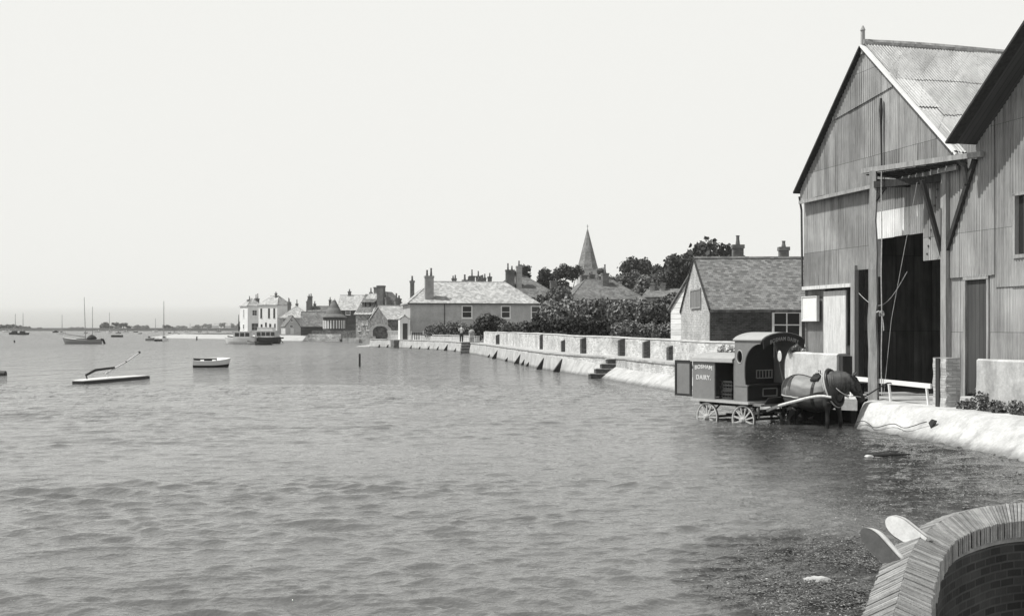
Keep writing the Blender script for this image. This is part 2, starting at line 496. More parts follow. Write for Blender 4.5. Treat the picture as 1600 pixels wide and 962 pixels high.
    h = k.math('MULTIPLY', h, k.math('MULTIPLY', k.ramp(sx.outputs[1], 15, 75, .06, 1.0), patch))
    h = k.math('ADD', h, k.math('MULTIPLY', c, .17))
    f1 = k.noise(o, .55, 4, .7, (1.5, .5, 1)); f2 = k.noise(o, .22, 4, .7, (1.6, .45, 1))
    h = k.math('ADD', h, k.math('MULTIPLY', f1, k.ramp(sx.outputs[1], 25, 90, 0, 15)))
    h = k.math('ADD', h, k.math('MULTIPLY', f2, k.ramp(sx.outputs[1], 80, 300, 0, 34)))
    k.l(k.ramp(sx.outputs[1], 25, 130, .04, .22), k.b.inputs['Roughness'])
    k.bump(h, .11, 1.0)
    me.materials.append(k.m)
    w = bpy.data.objects.new('water', me); C.objects.link(w)
    tag(w, kind='structure')
make_water()

mb = MB(); mb.bx(-60, 60, -30, 200, -1.3, -1.1); tag(mb.build('harbour_bed', M['grass']), kind='structure')

# ------------------------------------------------------------------ the curved sea wall
SW = [(7.85, 28.7), (7.35, 31), (6.75, 36), (6.12, 40.8), (4.95, 47), (4.0, 53), (2.45, 59.6), (1.65, 63.8), (.04, 75.6), (-1.53, 86.8),
      (-3.6, 99.5), (-6.9, 115), (-10.5, 124), (-14.2, 131), (-17.8, 135.5)]
def catmull(pts, n):
    out = []
    p = [Vector(q).to_3d() if len(q) == 2 else Vector(q) for q in pts]
    p = [p[0] * 2 - p[1]] + p + [p[-1] * 2 - p[-2]]
    for i in range(1, len(p) - 2):
        for j in range(n):
            t = j / n
            a, b, c, d = p[i - 1], p[i], p[i + 1], p[i + 2]
            out.append(.5 * ((2 * b) + (c - a) * t + (2 * a - 5 * b + 4 * c - d) * t * t + (3 * b - a - 3 * c + d) * t ** 3))
    out.append(p[-2])
    return out
sw = catmull(SW, 12)
def inland(line, i, off):
    a = line[max(i - 1, 0)]; b = line[min(i + 1, len(line) - 1)]
    d = (b - a).normalized(); n = Vector((d.y, -d.x, 0))
    return line[i] + n * off
def lerp(a, b, t): return a + (b - a) * min(max(t, 0), 1)
def wpar(y):                                     # slope width, slope top, ledge z, upper wall top
    t = (y - 51) / 9
    return lerp(.75, .12, t), lerp(.5, .80, t)
def strip(name, prof, mat, i0, i1, parent, jitter=0, smooth=False):
    """profile: function(i) -> list of (offset inland, z)"""
    m = MB(); rows = []
    for i in range(i0, i1 + 1):
        r = []
        for j, (o_, z) in enumerate(prof(i)):
            q = inland(sw, i, o_)
            if jitter:
                nn = mnoise.noise(Vector((q.x * 1.3, q.y * 1.3, z * 2 + j)))
                q = q + Vector((nn * jitter, nn * jitter * .4, 0)); z += nn * jitter * .6
            r.append((q.x, q.y, z))
        rows.append(r)
    n = len(rows[0])
    fs = []
    for i in range(len(rows) - 1):
        for j in range(n - 1):
            fs.append((i * n + j, i * n + j + 1, (i + 1) * n + j + 1, (i + 1) * n + j))
    fs.append(tuple(range(n))); fs.append(tuple(range(len(rows) * n - 1, (len(rows) - 1) * n - 1, -1)))
    m.add([v for r in rows for v in r], fs)
    return m.build(name, mat, parent, smooth)
NS = len(sw) - 1
sea = thing('sea_wall', 'long curved sea wall with white sloping foot and brick ledge from cart to long cottage', 'sea wall', (0, 0, 0))
def pf_apron(i):
    w, zs = wpar(sw[i].y)
    return [(-.5, -.7), (0, 0), (w * .5, zs * .5 + .03), (w, zs), (w + .12, zs), (w + .15, -.7)]
strip('sloping_apron', pf_apron, M['concrete'], 0, NS, sea, .05)
def pf_face(i):
    w, zs = wpar(sw[i].y)
    return [(w + .03, -.6), (w + .03, .93), (w + .3, .93), (w + .3, -.6)]
strip('brick_face', pf_face, M['brick_wall'], 0, NS, sea, .012)
def pf_cop(i):
    w, zs = wpar(sw[i].y)
    return [(w - .02, .932), (w - .02, 1.01), (w + 1.2, 1.01), (w + 1.2, .932)]
strip('ledge_coping', pf_cop, M['concrete_pale'], 0, NS, sea, .012)

def find_px(px, off_f, zlim=None):
    best = None
    for i in range(len(sw)):
        q = inland(sw, i, off_f(i)); e = abs(800 + q.x / q.y * F - px)
        if q.y > 30 and (best is None or e < best[0]): best = (e, i, q)
    return best[1], best[2]
def dir_at(i):
    a = sw[max(i - 1, 0)]; b = sw[min(i + 1, NS)]
    return (b - a).normalized()
# buttress wedges standing out of the apron
for px in (593, 607, 643, 658, 671, 685, 700, 713, 722, 768, 777, 794, 812, 821, 830, 850, 875):
    big = px in (700, 812, 777, 850, 875)
    i, q = find_px(px, lambda i: .1)
    d = dir_at(i); n = Vector((d.y, -d.x, 0))
    w, zs = wpar(q.y)
    h = .72 if big else .50 if px % 2 else .40; t = .22
    base = q - d * t / 2
    ln = .46 if big else .30
    m = MB(); m.prism([base - n * ln + Vector((0, 0, -.5)), base - n * (ln - .04) + Vector((0, 0, .06)), base + n * w * .4 + Vector((0, 0, h)), base + n * (w + .05) + Vector((0, 0, h)), base + n * (w + .05) + Vector((0, 0, -.5))], d * t)
    m.build('buttress', M['timber_dark'], sea)
# three slab steps and brick steps, side on to us
def wall_steps(px, n, name, label, rise, run, wid, mat, out=.5):
    i, q = find_px(px, lambda i: .0)
    d = dir_at(i); nn = Vector((d.y, -d.x, 0))
    r = thing(name, label, 'steps', (q.x, q.y, 0), math.atan2(nn.y, nn.x))
    for k in range(n):
        m = MB(); m.bx(-out + run * k, 1.0, -wid / 2 + .02 * k, wid / 2 - .02 * k, rise * k - (.5 if k == 0 else 0), rise * (k + 1) - .03)
        m.cur = 1
        m.bx(-out - .04 + run * k, 1.0, -wid / 2 - .03 + .02 * k, wid / 2 + .03 - .02 * k, rise * (k + 1) - .03, rise * (k + 1) + .012)
        m.build('step', [mat, M['concrete_pale']], r)
wall_steps(733, 4, 'stone_steps', 'dark stone steps with pale treads stacked against the sea wall below the person', .27, .03, .7, M['flint_dark'], .75)
wall_steps(935, 4, 'brick_steps', 'weathered brick steps climbing the white sea wall between the cart and the dark wedge buttresses', .23, .28, .5, M['brick_dark'])
i, q = find_px(622, lambda i: 0)
m = MB(); d = dir_at(i); n = Vector((d.y, -d.x, 0))
m.prism([q - n * .55 + Vector((0, 0, -.5)), q - n * .55 + Vector((0, 0, .95)), q + n * .5 + Vector((0, 0, .95)), q + n * .5 + Vector((0, 0, -.5))], d * 1.0)
o = m.build('stone_block', M['flint_dark']); tag(o, 'square dark stone block jutting from the sea wall in front of the cottage porch', 'stone block')

# upper garden wall, brick, with projecting piers
UPI = [i for i in range(len(sw)) if sw[i].y < 101][-1]
gw = thing('garden_wall', 'long pale brick garden wall with projecting piers above the sea wall ledge', 'garden wall', (0, 0, 0))
def utop(y): return lerp(1.84, 2.0, (y - 45) / 25) + .012 * math.sin(y * .7)
def ub(i): return wpar(sw[i].y)[0] + 1.12
strip('wall', lambda i: [(ub(i), .5), (ub(i), utop(sw[i].y)), (ub(i) + .25, utop(sw[i].y)), (ub(i) + .25, .5)], M['brick_wall'], 8, UPI, gw, .02)
strip('coping', lambda i: [(ub(i) - .03, utop(sw[i].y) + .001), (ub(i) + .1, utop(sw[i].y) + .06), (ub(i) + .2, utop(sw[i].y) + .06), (ub(i) + .28, utop(sw[i].y) + .001)], M['concrete_pale'], 8, UPI, gw, .012)
for px, pw, ph in ((1050, .2, .8), (1017, .30, 1.0), (972, .28, 1.02), (912, .26, 1.0), (883, .2, .8), (846, .18, 1.05), (779, .3, .9)):
    i, q = find_px(px, lambda i: ub(i))
    d = dir_at(i); n = Vector((d.y, -d.x, 0))
    m = MB(); z1 = .95 + (utop(q.y) - .95) * ph - .03
    b = q - d * .15
    m.prism([b - n * pw + Vector((0, 0, .9)), b - n * pw + Vector((0, 0, z1 - .1)), b + n * .02 + Vector((0, 0, z1)), b + n * .02 + Vector((0, 0, .9))], d * .3)
    m.build('pier', M['brick_dark'], gw)  # shade on the piers' near faces put in as dark brick

# lower terrace wall in front of the long cottage
tw = thing('terrace_wall', 'low pale rendered wall in front of the long slate roofed cottage', 'wall', (0, 0, 0))
strip('wall', lambda i: [(1.0, .5), (1.0, 1.5 + .05 * math.sin(sw[i].y * .25)), (1.3, 1.5 + .05 * math.sin(sw[i].y * .25)), (1.3, .5)], M['concrete_pale'], UPI + 2, NS - 7, tw, .03)
strip('coping', lambda i: [(.96, 1.55), (.96, 1.63), (1.34, 1.63), (1.34, 1.55)], M['concrete'], UPI + 2, NS - 26, tw, .012)

# ------------------------------------------------------------------ ground
def sheet(name, poly, z, mat, skirt=0, drop=.6, kind='structure'):
    me = bpy.data.meshes.new(name); bm = bmesh.new()
    vs = [bm.verts.new((p[0], p[1], z)) for p in poly]
    ed = [bm.edges.new((vs[i], vs[(i + 1) % len(vs)])) for i in range(len(vs))]
    bmesh.ops.triangle_fill(bm, edges=ed, use_beauty=True)
    for f in bm.faces:
        if f.normal.z < 0: f.normal_flip()
    if skirt:
        ar = sum(poly[i][0] * poly[(i + 1) % len(poly)][1] - poly[(i + 1) % len(poly)][0] * poly[i][1] for i in range(len(poly)))
        sg = 1 if ar > 0 else -1
        lo = []
        for i, p in enumerate(poly):
            a = Vector(poly[i - 1]); b = Vector(poly[(i + 1) % len(poly)]); d = (b - a).normalized(); n = Vector((d.y, -d.x)) * sg
            lo.append(bm.verts.new((p[0] + n.x * skirt, p[1] + n.y * skirt, z - drop)))
        for i in range(len(poly)):
            j = (i + 1) % len(poly)
            try:
                f = bm.faces.new((vs[i], vs[j], lo[j], lo[i]))
                f.normal_update()
                if f.normal.z < 0: f.normal_flip()
            except ValueError: pass
    bm.to_mesh(me); bm.free(); me.materials.append(mat)
    o = bpy.data.objects.new(name, me); C.objects.link(o); tag(o, kind=kind); return o

line = [tuple(inland(sw, i, wpar(sw[i].y)[0] + .8).xy) for i in range(3, len(sw), 4)]
shore = line + [(-17.5, 141), (-20, 160), (-23, 190), (-25, 203)]
far = [(-38.5, 205), (-45, 228), (-52, 238), (-64, 250), (-80, 266), (-90, 300), (-60, 460), (60, 800), (900, 1500), (1500, 1000), (600, 28), (12, 36)]
sheet('ground', shore + far, .95, M['grass'])
m_beach = M['path']
sheet('beach', [(-14.5, 143), (-15, 165), (-17, 196), (-22, 207), (-38.5, 207), (-45, 226), (-53, 237), (-65, 248), (-82, 265), (-72, 300), (0, 300), (0, 145)], .85, m_beach, skirt=8, drop=1.0)
sheet('quay_ground', [(9.1, 27.6), (8.75, 26.8), (8.9, 25.7), (9.6, 24.0), (9.85, 22.6), (10.1, 20.6), (10.2, 15), (9.95, 9), (9.6, 4), (60, 2), (60, 60), (14, 38), (7.7, 36.5), (8.0, 31.5), (8.5, 29), (8.7, 28)], .6, M['concrete'])

# quay wall in front of the sheds: battered, worn, whitewashed
QB = [(9.05, 28.0), (8.62, 27.1), (8.27, 26.2), (8.4, 25.3), (8.68, 24.0), (8.95, 22.5), (9.2, 19.6), (9.3, 15), (9.1, 9), (8.8, 4)]
QT = [(9.15, 27.8), (8.82, 27.0), (8.58, 26.3), (8.95, 25.2), (9.4, 24.1), (9.65, 22.7), (9.95, 20.6), (10.05, 15), (9.8, 9), (9.5, 4)]
qb = catmull(QB, 14); qt = catmull(QT, 14)
m = MB(); rows = []
for a, b in zip(qb, qt):
    d = (a - b).normalized() if (a - b).length > .01 else Vector((-1, 0, 0))
    r = []
    a0 = a + (a - b) * .9
    for k in range(5):
        r.append(a0.lerp(a, k / 4) + Vector((0, 0, -.55 + .55 * k / 4)))
    for k in range(1, 9):
        t = k / 8
        r.append(a.lerp(b, t ** .92) + Vector((0, 0, .585 * (1 - (1 - t) ** 1.35))))
    c = b - d * .12; r.append(c + Vector((0, 0, .612)))
    for k in range(1, 4): r.append(b - d * (.12 + .3 * k) + Vector((0, 0, .615 - .005 * k)))
    rows.append(r)
n_ = len(rows[0]); vs = []
for i, r in enumerate(rows):
    for j, q in enumerate(r):
        s_ = mnoise.noise(Vector((q.x * 1.6, q.y * 1.6, q.z * 2))) * .05 + mnoise.noise(Vector((q.x * 6, q.y * 6, q.z * 6 + 9))) * .018
        vs.append(q + Vector((s_, s_ * .3, s_ * .5)))
fs = [(i * n_ + j, i * n_ + j + 1, (i + 1) * n_ + j + 1, (i + 1) * n_ + j) for i in range(len(rows) - 1) for j in range(n_ - 1)]
m.add(vs, fs)
quay = m.build('quay_wall', M['whitewash'], smooth=True); tag(quay, 'sloping whitewashed quay wall with rounded end below the corrugated sheds', 'quay wall')
# rusty chain lying along its face, with the iron fixing
ch = MB(); pts = []
for t in np.linspace(0, 1, 40):
    y = lerp(26.0, 23.6, t)
    i = min(range(len(qb)), key=lambda i: abs(qb[i].y - y) + (9 if i < 20 else 0))
    hgt = .10 + .17 * t + .05 * math.sin(t * 14) - .07 * math.sin(t * 3.1)
    q = qb[i].lerp(qt[i], (hgt / .585) * .75)
    pts.append((q.x - .06, y, hgt + .05))
ch.tube(pts, .010, 6); o = ch.build('mooring_chain', M['iron']); tag(o, 'thin dark mooring chain hanging along the whitewashed quay face', 'chain')
m = MB(); m.prism([(9.07, 23.55, .33), (9.11, 23.46, .42), (9.15, 23.40, .40), (9.10, 23.50, .22)], (-.07, -.03, .02))
o = m.build('iron_fixing', M['iron']); tag(o, 'rusty iron plate on the quay face that holds the chain end', 'iron plate')

# ------------------------------------------------------------------ the two corrugated sheds
WA = math.atan2(-.969, .245)
SHED = Vector((8.61, 32.7, 0))
def shedw(u, y, z=0):
    return Vector((SHED.x + .245 * u + .969 * y, SHED.y - .969 * u + .245 * y, z))
PITCH, AMP = .09, .012
def corr(m, u0, u1, zlo, zhi, y, amp=AMP, rows=1, jag=.0):
    us = []; u = math.ceil(u0 / (PITCH / 6)) * PITCH / 6
    us = [u0] + list(np.arange(u, u1, PITCH / 6)) + [u1]
    fl = lambda f, u: f(u) if callable(f) else f
    vs = []; fs = []
    for u in us:
        sheet_i = math.floor(u / .62); rnd = random.Random(sheet_i * 7 + int(y * 100)).random()
        yy = y + amp * math.sin(2 * math.pi * u / PITCH) + (rnd - .5) * .014
        a, b = fl(zlo, u), fl(zhi, u)
        a += (rnd - .5) * jag
        for r in range(rows + 1): vs.append((u, yy, a + (b - a) * r / rows))
    n = rows + 1
    for i in range(len(us) - 1):
        for r in range(rows): fs.append((i * n + r, (i + 1) * n + r, (i + 1) * n + r + 1, i * n + r + 1))
    m.add(vs, fs)
def corr_roof(m, y0, y1, eave, ridge, amp=AMP, lift=0, jag=0):
    """sheets running from ridge (u,z) to eave (u,z), waves along y"""
    ys = list(np.arange(y0, y1, PITCH / 6)); vs = []; fs = []
    nx, nz = -(ridge[1] - eave[1]), (ridge[0] - eave[0]); L = math.hypot(nx, nz); nx, nz = nx / L, nz / L
    if nz < 0: nx, nz = -nx, -nz
    for y in ys:
        si = math.floor(y / .62); rnd = random.Random(si * 13 + 5).random()
        o = lift + amp * math.sin(2 * math.pi * y / PITCH) + (rnd - .5) * .012
        e = (rnd - .5) * jag; dx, dz = (eave[0] - ridge[0]) / L, (eave[1] - ridge[1]) / L
        vs.append((eave[0] + nx * o + dx * e, y, eave[1] + nz * o + dz * e)); vs.append((ridge[0] + nx * o, y, ridge[1] + nz * o))
    for i in range(len(ys) - 1): fs.append((2 * i, 2 * i + 1, 2 * i + 3, 2 * i + 2))
    m.add(vs, fs)

wh = thing('corrugated_warehouse', 'tall gabled warehouse clad in grey corrugated iron with a big open doorway on the quay', 'warehouse', SHED, WA)
AP, EL, ER = (3.90, 9.92), (.42, 6.53), (7.75, 6.53)
def gtop(u):
    return EL[1] + (AP[1] - EL[1]) * (u - EL[0]) / (AP[0] - EL[0]) if u < AP[0] else ER[1] + (AP[1] - ER[1]) * (ER[0] - u) / (ER[0] - AP[0])
m = MB()
corr(m, 0.45, 7.72, lambda u: 6.14 + .02 * math.sin(u), lambda u: gtop(u) - .04, -.20, jag=.03)
m.build('gable_cladding', M['corr'], wh)
m = MB()
corr(m, 2.3, 5.2, lambda u: 7.9 + .12 * u, lambda u: max(min(gtop(u) - .05, 9.9), 7.9 + .12 * u), -.235)
m.build('gable_top_sheets', M['corr'], wh)
m = MB()
corr(m, .30, 3.35, 3.6, 6.2, 0, jag=.03); corr(m, 3.35, 3.75, 3.97, 6.2, 0); corr(m, 3.75, 4.1, .6, 6.2, 0)
corr(m, 4.1, 6.2, 5.42, 6.2, 0, jag=.03)
m.build('front_cladding', M['corr'], wh)
m = MB(); corr(m, 4.1, 6.2, 4.73, 5.44, -.02, jag=.02); m.build('pale_sheet', M['corr_pale'], wh)
m = MB(); corr(m, 6.2, 6.98, 4.04, 6.2, -.035); m.build('nailed_sheet', M['corr'], wh)
for k in range(9):
    m = MB(); m.box((6.36 + .05 * k, -.055, 4.2 + .19 * k), (.045, .02, .045)); m.build('nail_head', M['iron'], wh)
m = MB(); corr(m, .34, 1.28, .6, 3.58, .12); m.build('lower_cladding', M['corr'], wh)
m = MB(); m.bx(1.30, 2.48, .08, .13, .6, 3.45); m.build('pale_board', M['timber_pale'], wh)
# doorways are dark because the shed is a closed box: floor slab edge, timber posts
m = MB()
m.bx(.30, 3.2, -.06, .03, 3.52, 3.62); m.build('sill_beam', M['timber_pale'], wh)
m = MB(); m.bx(3.02, 3.22, -.10, .10, .6, 4.1); m.build('door_post', M['timber'], wh)
m = MB(); m.bx(3.33, 3.5, -.15, .02, .6, 3.96); m.build('door_post', M['timber_dark'], wh)
m = MB(); m.bx(7.0, 7.2, -.14, .06, .6, 6.1); m.build('door_jamb', M['timber'], wh)
m = MB(); m.bx(4.12, 4.2, -.05, .1, 3.75, 4.75); m.build('door_jamb', M['timber_pale'], wh)
# side and back walls, roof
m = MB()
for (a, b) in (((.30, .05), (.30, 20)), ((7.3, .05), (7.3, 20)), ((.30, 20), (7.3, 20))):
    m.prism([(a[0], a[1], .3), (b[0], b[1], .3), (b[0], b[1], 6.5), (a[0], a[1], 6.5)], (.03, .03, 0))
m.prism([(.3, 20, 6.4), (7.6, 20, 6.4), (3.9, 20, 9.8)], (0, .03, 0))
m.build('rear_walls', M['corr'], wh)
m = MB(); m.bx(.32, 7.28, 1.0, 1.04, 4.9, 6.5); m.bx(.32, 7.28, 6, 6.05, .5, 6.5); m.build('inner_partition', M['timber_dark'], wh)
roof = MB()
S = lambda t: (AP[0] + (ER[0] + .10 - AP[0]) * t, AP[1] + (ER[1] - .09 - AP[1]) * t)
corr_roof(roof, -.26, 20.3, (EL[0] - .04, EL[1] - .04), AP)
corr_roof(roof, -.26, 20.3, S(.36), S(0), lift=.035, jag=.10)
corr_roof(roof, .2, 20.3, S(.68), S(.33), lift=.02, jag=.12)
rf = roof.build('roof', M['corr_roof'], wh)
m = MB(); corr_roof(m, -.27, 20.3, S(1.0), S(.5), lift=0, jag=.03); corr_roof(m, -.28, .30, S(.62), S(.30), lift=.03)
m.build('new_sheets', M['corr_new'], rf)
m = MB(); m.tube([(AP[0], y, AP[1] + .05 + .02 * math.sin(y)) for y in np.arange(-.28, 20.4, .6)], .09, 8); m.build('ridge_cap', M['corr_roof'], rf)
m = MB()
m.bar((EL[0] - .06, -.26, EL[1] - .14), (AP[0], -.26, AP[1] - .07), .05, .24, up=(0, 1, 0))
m.build('barge_board', M['timber_dark'], rf)
m = MB(); m.bar((AP[0], -.265, AP[1] - .05), (ER[0] + .1, -.265, ER[1] - .15), .05, .20, up=(0, 1, 0)); m.build('barge_board', M['white_paint'], rf)
m = MB(); m.bx(AP[0] - .04, AP[0] + .04, -.31, -.23, 9.65, 10.25); m.lathe([(.02, 0), (.07, .08), (.02, .2)], 8, (AP[0], -.27, 10.2)); m.build('finial', M['timber'], rf)
m = MB(); m.bx(.42, 7.7, -.23, -.17, 6.06, 6.15); m.build('gable_sill', M['timber'], wh)
# drain pipe of rags and rust down the gable
m = MB(); m.tube([(4.75, -.28, 8.3), (4.78, -.30, 8.0), (4.76, -.28, 7.6), (4.77, -.26, 6.2)], [.035, .055, .03, .02], 6); m.build('hoist_bracket', M['timber_dark'], wh)
m = MB(); m.tube([(7.75, -.30, 6.45), (7.85, -.3, 6.3), (7.95, -.2, 6.1), (7.95, -.12, 5.7)], .07, 8); m.build('gutter_spout', M['iron'], wh)
m = MB(); m.tube([(.30, -.14, 6.3), (.27, -.05, 5.9), (.27, -.02, 3.5)], .035, 6); m.build('rain_pipe', M['iron'], wh)

# hoist canopy of old timber
hc = thing('timber_canopy', 'rough timber canopy on a tall thick post outside the warehouse doorway', 'canopy', shedw(5.53, -1, .6), WA)
def hl(p): return (p[0] - 5.53, p[1] + 1, p[2] - .6)
m = MB()
n = 14
m.tube([hl((5.53 + .02 * math.sin(k), -1 + .015 * math.cos(k * 2), .58 + (6.3 - .58) * k / n)) for k in range(n + 1)], [.155 - .003 * k for k in range(n + 1)], 4)
m.build('post', M['timber'], hc)
m = MB(); m.bar(hl((5.2, -1.08, 6.34)), hl((8.5, -.14, 6.30)), .13, .12); m.build('outer_beam', M['timber'], hc)
m = MB(); m.bar(hl((5.53, -1.0, 6.0)), hl((5.55, .0, 6.02)), .13, .18); m.bar(hl((5.6, -1, 5.95)), hl((7.0, -.1, 5.95)), .12, .16); m.build('cross_beam', M['timber_dark'], hc)
m = MB()
for k in range(9):
    t0, t1 = k / 9, (k + .9) / 9
    a = lerp(5.3, 7.9, t0); b = lerp(5.3, 7.9, t1)
    ya = lambda u: -1.05 + (u - 5.3) * .285
    m.prism([hl((a, ya(a), 6.22)), hl((b, ya(b), 6.21)), hl((b, -.02, 6.16 + .02 * (k % 2))), hl((a, -.02, 6.16 + .02 * (k % 2)))], (0, 0, .03))
m.build('roof_boards', M['timber_dark'], hc)
m = MB(); m.bar(hl((6.98, -.06, 4.1)), hl((6.98, -.62, 5.9)), .09, .09); m.build('brace', M['timber_dark'], hc)
m = MB(); m.bar(hl((7.18, -.09, 4.25)), hl((8.22, -.12, 6.22)), .10, .09, up=(0, 1, 0)); m.build('brace', M['timber_dark'], hc)  # bar added to draw the diagonal cast shadow on the wall
m = MB(); m.bar(hl((5.53, -1, 5.5)), hl((5.9, -.8, 6.0)), .08); m.build('brace', M['timber_dark'], hc)
# hoist rope
m = MB()
pts = [shedw(5.86 + .012 * math.sin(z * 3), -.98, z) for z in np.linspace(6.25, .75, 30)]
m.tube(pts, .014, 6)
q = shedw(5.86, -.98, 2.75); m.tube([q + Vector((.05 * math.cos(a), .03 * math.sin(a), .05 * math.sin(2 * a))) for a in np.linspace(0, 12, 40)], .02, 6)
m.tube([q, q + Vector((.03, -.02, -.2)), q + Vector((.05, -.02, -.42))], .016, 6)
m.tube([q, q + Vector((-.07, 0, .06)), q + Vector((-.13, 0, .03))], .02, 6)
o = m.build('hoist_rope', M['rope']); tag(o, 'knotted hoist rope hanging from the timber canopy in the dark doorway', 'rope')
m = MB()
m.tube([shedw(4.4 + 2.1 * t, -.7, 3.3 - .55 * math.sin(t * 3.14) + .45 * t) for t in np.linspace(0, 1, 24)], .008, 6)
o = m.build('slack_rope', M['rope']); tag(o, 'slack rope looping across the upper part of the dark warehouse doorway', 'rope')
m = MB()
m.tube([shedw(6.9, -.7, 5.85), shedw(6.5, -.75, 4.4), shedw(6.0, -.8, 2.6), shedw(5.75, -.85, .7)], .007, 5)
o = m.build('thin_line', M['rope']); tag(o, 'thin slanting line from the canopy brace down to the quay beside the hoist rope', 'line')
# white rail in front of the opening
wr = thing('hand_rail', 'thin white painted rail on slim legs in front of the dark warehouse doorway', 'rail', shedw(4.0, -.9, .6), WA)
m = MB(); m.bar((0, 0, .50), (3.72, 0, .46), .05, .11); m.build('rail', M['white_paint'], wr)
for u in (.35, 2.1, 3.6):
    m = MB(); m.bar((u, .02, -.01), (u - .06, 0, .48), .045); m.build('leg', M['white_paint'], wr)

# brick pillar, step, parapets
pl = thing('gate_pillar', 'crumbling whitewashed pillar with a dark timber strip at the right of the warehouse doorway', 'pillar', shedw(7.995, -.7, .6), WA)
m = MB(); vs = []
nz_ = 14
for k in range(nz_ + 1):
    z = 1.12 * k / nz_
    for (a, b) in ((-.235, -.185), (.235, -.185), (.235, .185), (-.235, .185)):
        j = .018 * mnoise.noise(Vector((a * 9, b * 9, z * 7)))
        vs.append((a + j + (.02 if k % 3 == 0 and a > 0 else 0), b + j, z))
fs = [(k * 4 + i, k * 4 + (i + 1) % 4, (k + 1) * 4 + (i + 1) % 4, (k + 1) * 4 + i) for k in range(nz_) for i in range(4)] + [(3, 2, 1, 0), tuple(range(nz_ * 4, nz_ * 4 + 4))]
m.add(vs, fs); m.build('shaft', M['brick_light'], pl)
m = MB(); m.bx(-.08, .04, -.225, -.19, 0, 1.11); m.build('timber_strip', M['timber_dark'], pl)
m = MB(); m.bx(8.24, 8.90, -.55, .0, .55, .86)
o = m.build('door_step', M['concrete_pale'], bevel=.02); o.location = SHED; o.rotation_euler = (0, 0, WA); tag(o, 'pale concrete doorstep between the gate pillar and the right parapet', 'step')
def parapet(name, label, u0, u1, y0, y1, z1, mat, seed=0):
    m = MB(); vs = []; N = int((u1 - u0) / .25) + 1; R_ = 8
    prof = [(y0, 0), (y0, .33), (y0, .66), (y0, .97), (y0 + .05, 1.0), (y1 - .05, 1.0), (y1, .97), (y1, 0)]
    for i in range(N + 1):
        u = u0 + (u1 - u0) * i / N
        for (y, t) in prof:
            j = mnoise.noise(Vector((u * 1.7 + seed, y * 3, t * 3))) * .03
            vs.append((u + j * .5, y + j, .45 + (z1 - .45) * t + (j if t > .9 else 0)))
    fs = [(i * R_ + k, i * R_ + (k + 1) % R_, (i + 1) * R_ + (k + 1) % R_, (i + 1) * R_ + k) for i in range(N) for k in range(R_)]
    fs += [tuple(range(R_)), tuple(range((N + 1) * R_ - 1, N * R_ - 1, -1))]
    m.add(vs, fs); o = m.build(name, mat); o.location = SHED; o.rotation_euler = (0, 0, WA); tag(o, label, 'parapet'); return o
parapet('quay_parapet', 'stained pale parapet at the right edge in front of the second shed', 8.92, 17, -.62, -.28, 1.72, M['concrete_pale'], 3)
parapet('landing_parapet', 'white parapet block with stain behind the horse and left of the warehouse post', .55, 3.92, -1.05, -.75, 1.72, M['whitewash'], 9)
o = parapet('rear_parapet', 'low pale wall behind the cart joining the garden wall to the white parapet', -8.6, .0, 0, .25, 1.55, M['brick_light'], 5)
q = shedw(.52, -1.04); o.location = (q.x, q.y, 0); o.rotation_euler = (0, 0, math.atan2(-8.4, -.30))
m = MB(); m.bx(3.95, 4.12, -1.0, -.72, .3, 1.66); o = m.build('stub_post', M['timber_dark']); o.location = SHED; o.rotation_euler = (0, 0, WA); tag(o, 'short dark timber post at the near end of the white parapet behind the horse', 'post')

# timber landing stage beside the horse
ls = thing('landing_stage', 'low pale plank landing stage beside the horse with dark gap under it', 'landing stage', (6.95, 28.35, 0), math.atan2(-1.3, 1.75))
Ls = 2.05
for k in range(10):
    m = MB(); m.bx(Ls * k / 10 + .005, Ls * (k + 1) / 10 - .008, -.0, 1.5, .60, .65 + .006 * (k % 3)); m.build('plank', M['plank_pale'], ls)
m = MB(); m.bx(-.02, Ls + .02, -.05, -.004, .34, .62); m.build('fascia', M['concrete_pale'], ls)
m = MB()
for k in range(2): m.bx(.15 + k * 1.7, .28 + k * 1.7, .15, .28, -.6, .59)
m.bx(0, Ls, .9, .95, -.5, .59); m.build('under_frame', M['timber_dark'], ls)

# white notice board
nb = thing('notice_board', 'blank white notice board on the far lower corner of the warehouse front', 'notice board', shedw(.72, .02, 2.62), WA)
m = MB(); m.bx(-.40, .40, -.06, .0, 0, .68); m.build('board', M['white_paint'], nb)
m = MB()
for a in ((-.44, .44, -.08, .01, -.03, .0), (-.44, .44, -.08, .01, .68, .71), (-.44, -.402, -.08, .01, 0, .68), (.402, .44, -.08, .01, 0, .68)): m.bx(*a)
m.build('frame', M['timber_pale'], nb)

# second shed (barn) at the right edge
bn = thing('corrugated_barn', 'large corrugated iron shed with deep roof overhang cut by the right edge of the picture', 'barn', SHED, WA)
BE, BA = (8.38, 6.84), (12.8, 10.40)
BR = (17.2, 6.84)
def btop(u): return BE[1] + (BA[1] - BE[1]) * (u - BE[0]) / (BA[0] - BE[0]) if u < BA[0] else BE[1] + (BA[1] - BE[1]) * (BR[0] - u) / (BR[0] - BA[0])
m = MB()
corr(m, 7.2, 7.75, .55, 3.62, .0); corr(m, 8.52, 16, .55, 3.62, .0)
m.build('lower_wall', M['corr_barn'], bn)
m = MB()
corr(m, 7.22, 8.8, 3.58, lambda u: btop(max(u, 8.4)) - .02, -.045, jag=.03)
corr(m, 8.8, 9.4, 3.3, lambda u: btop(u) - .02, -.03); corr(m, 9.4, 10.5, 5.27, lambda u: btop(u) - .02, -.03); corr(m, 9.4, 10.5, 3.3, 3.95, -.03); corr(m, 10.5, 16, 3.3, lambda u: btop(u) - .02, -.03)
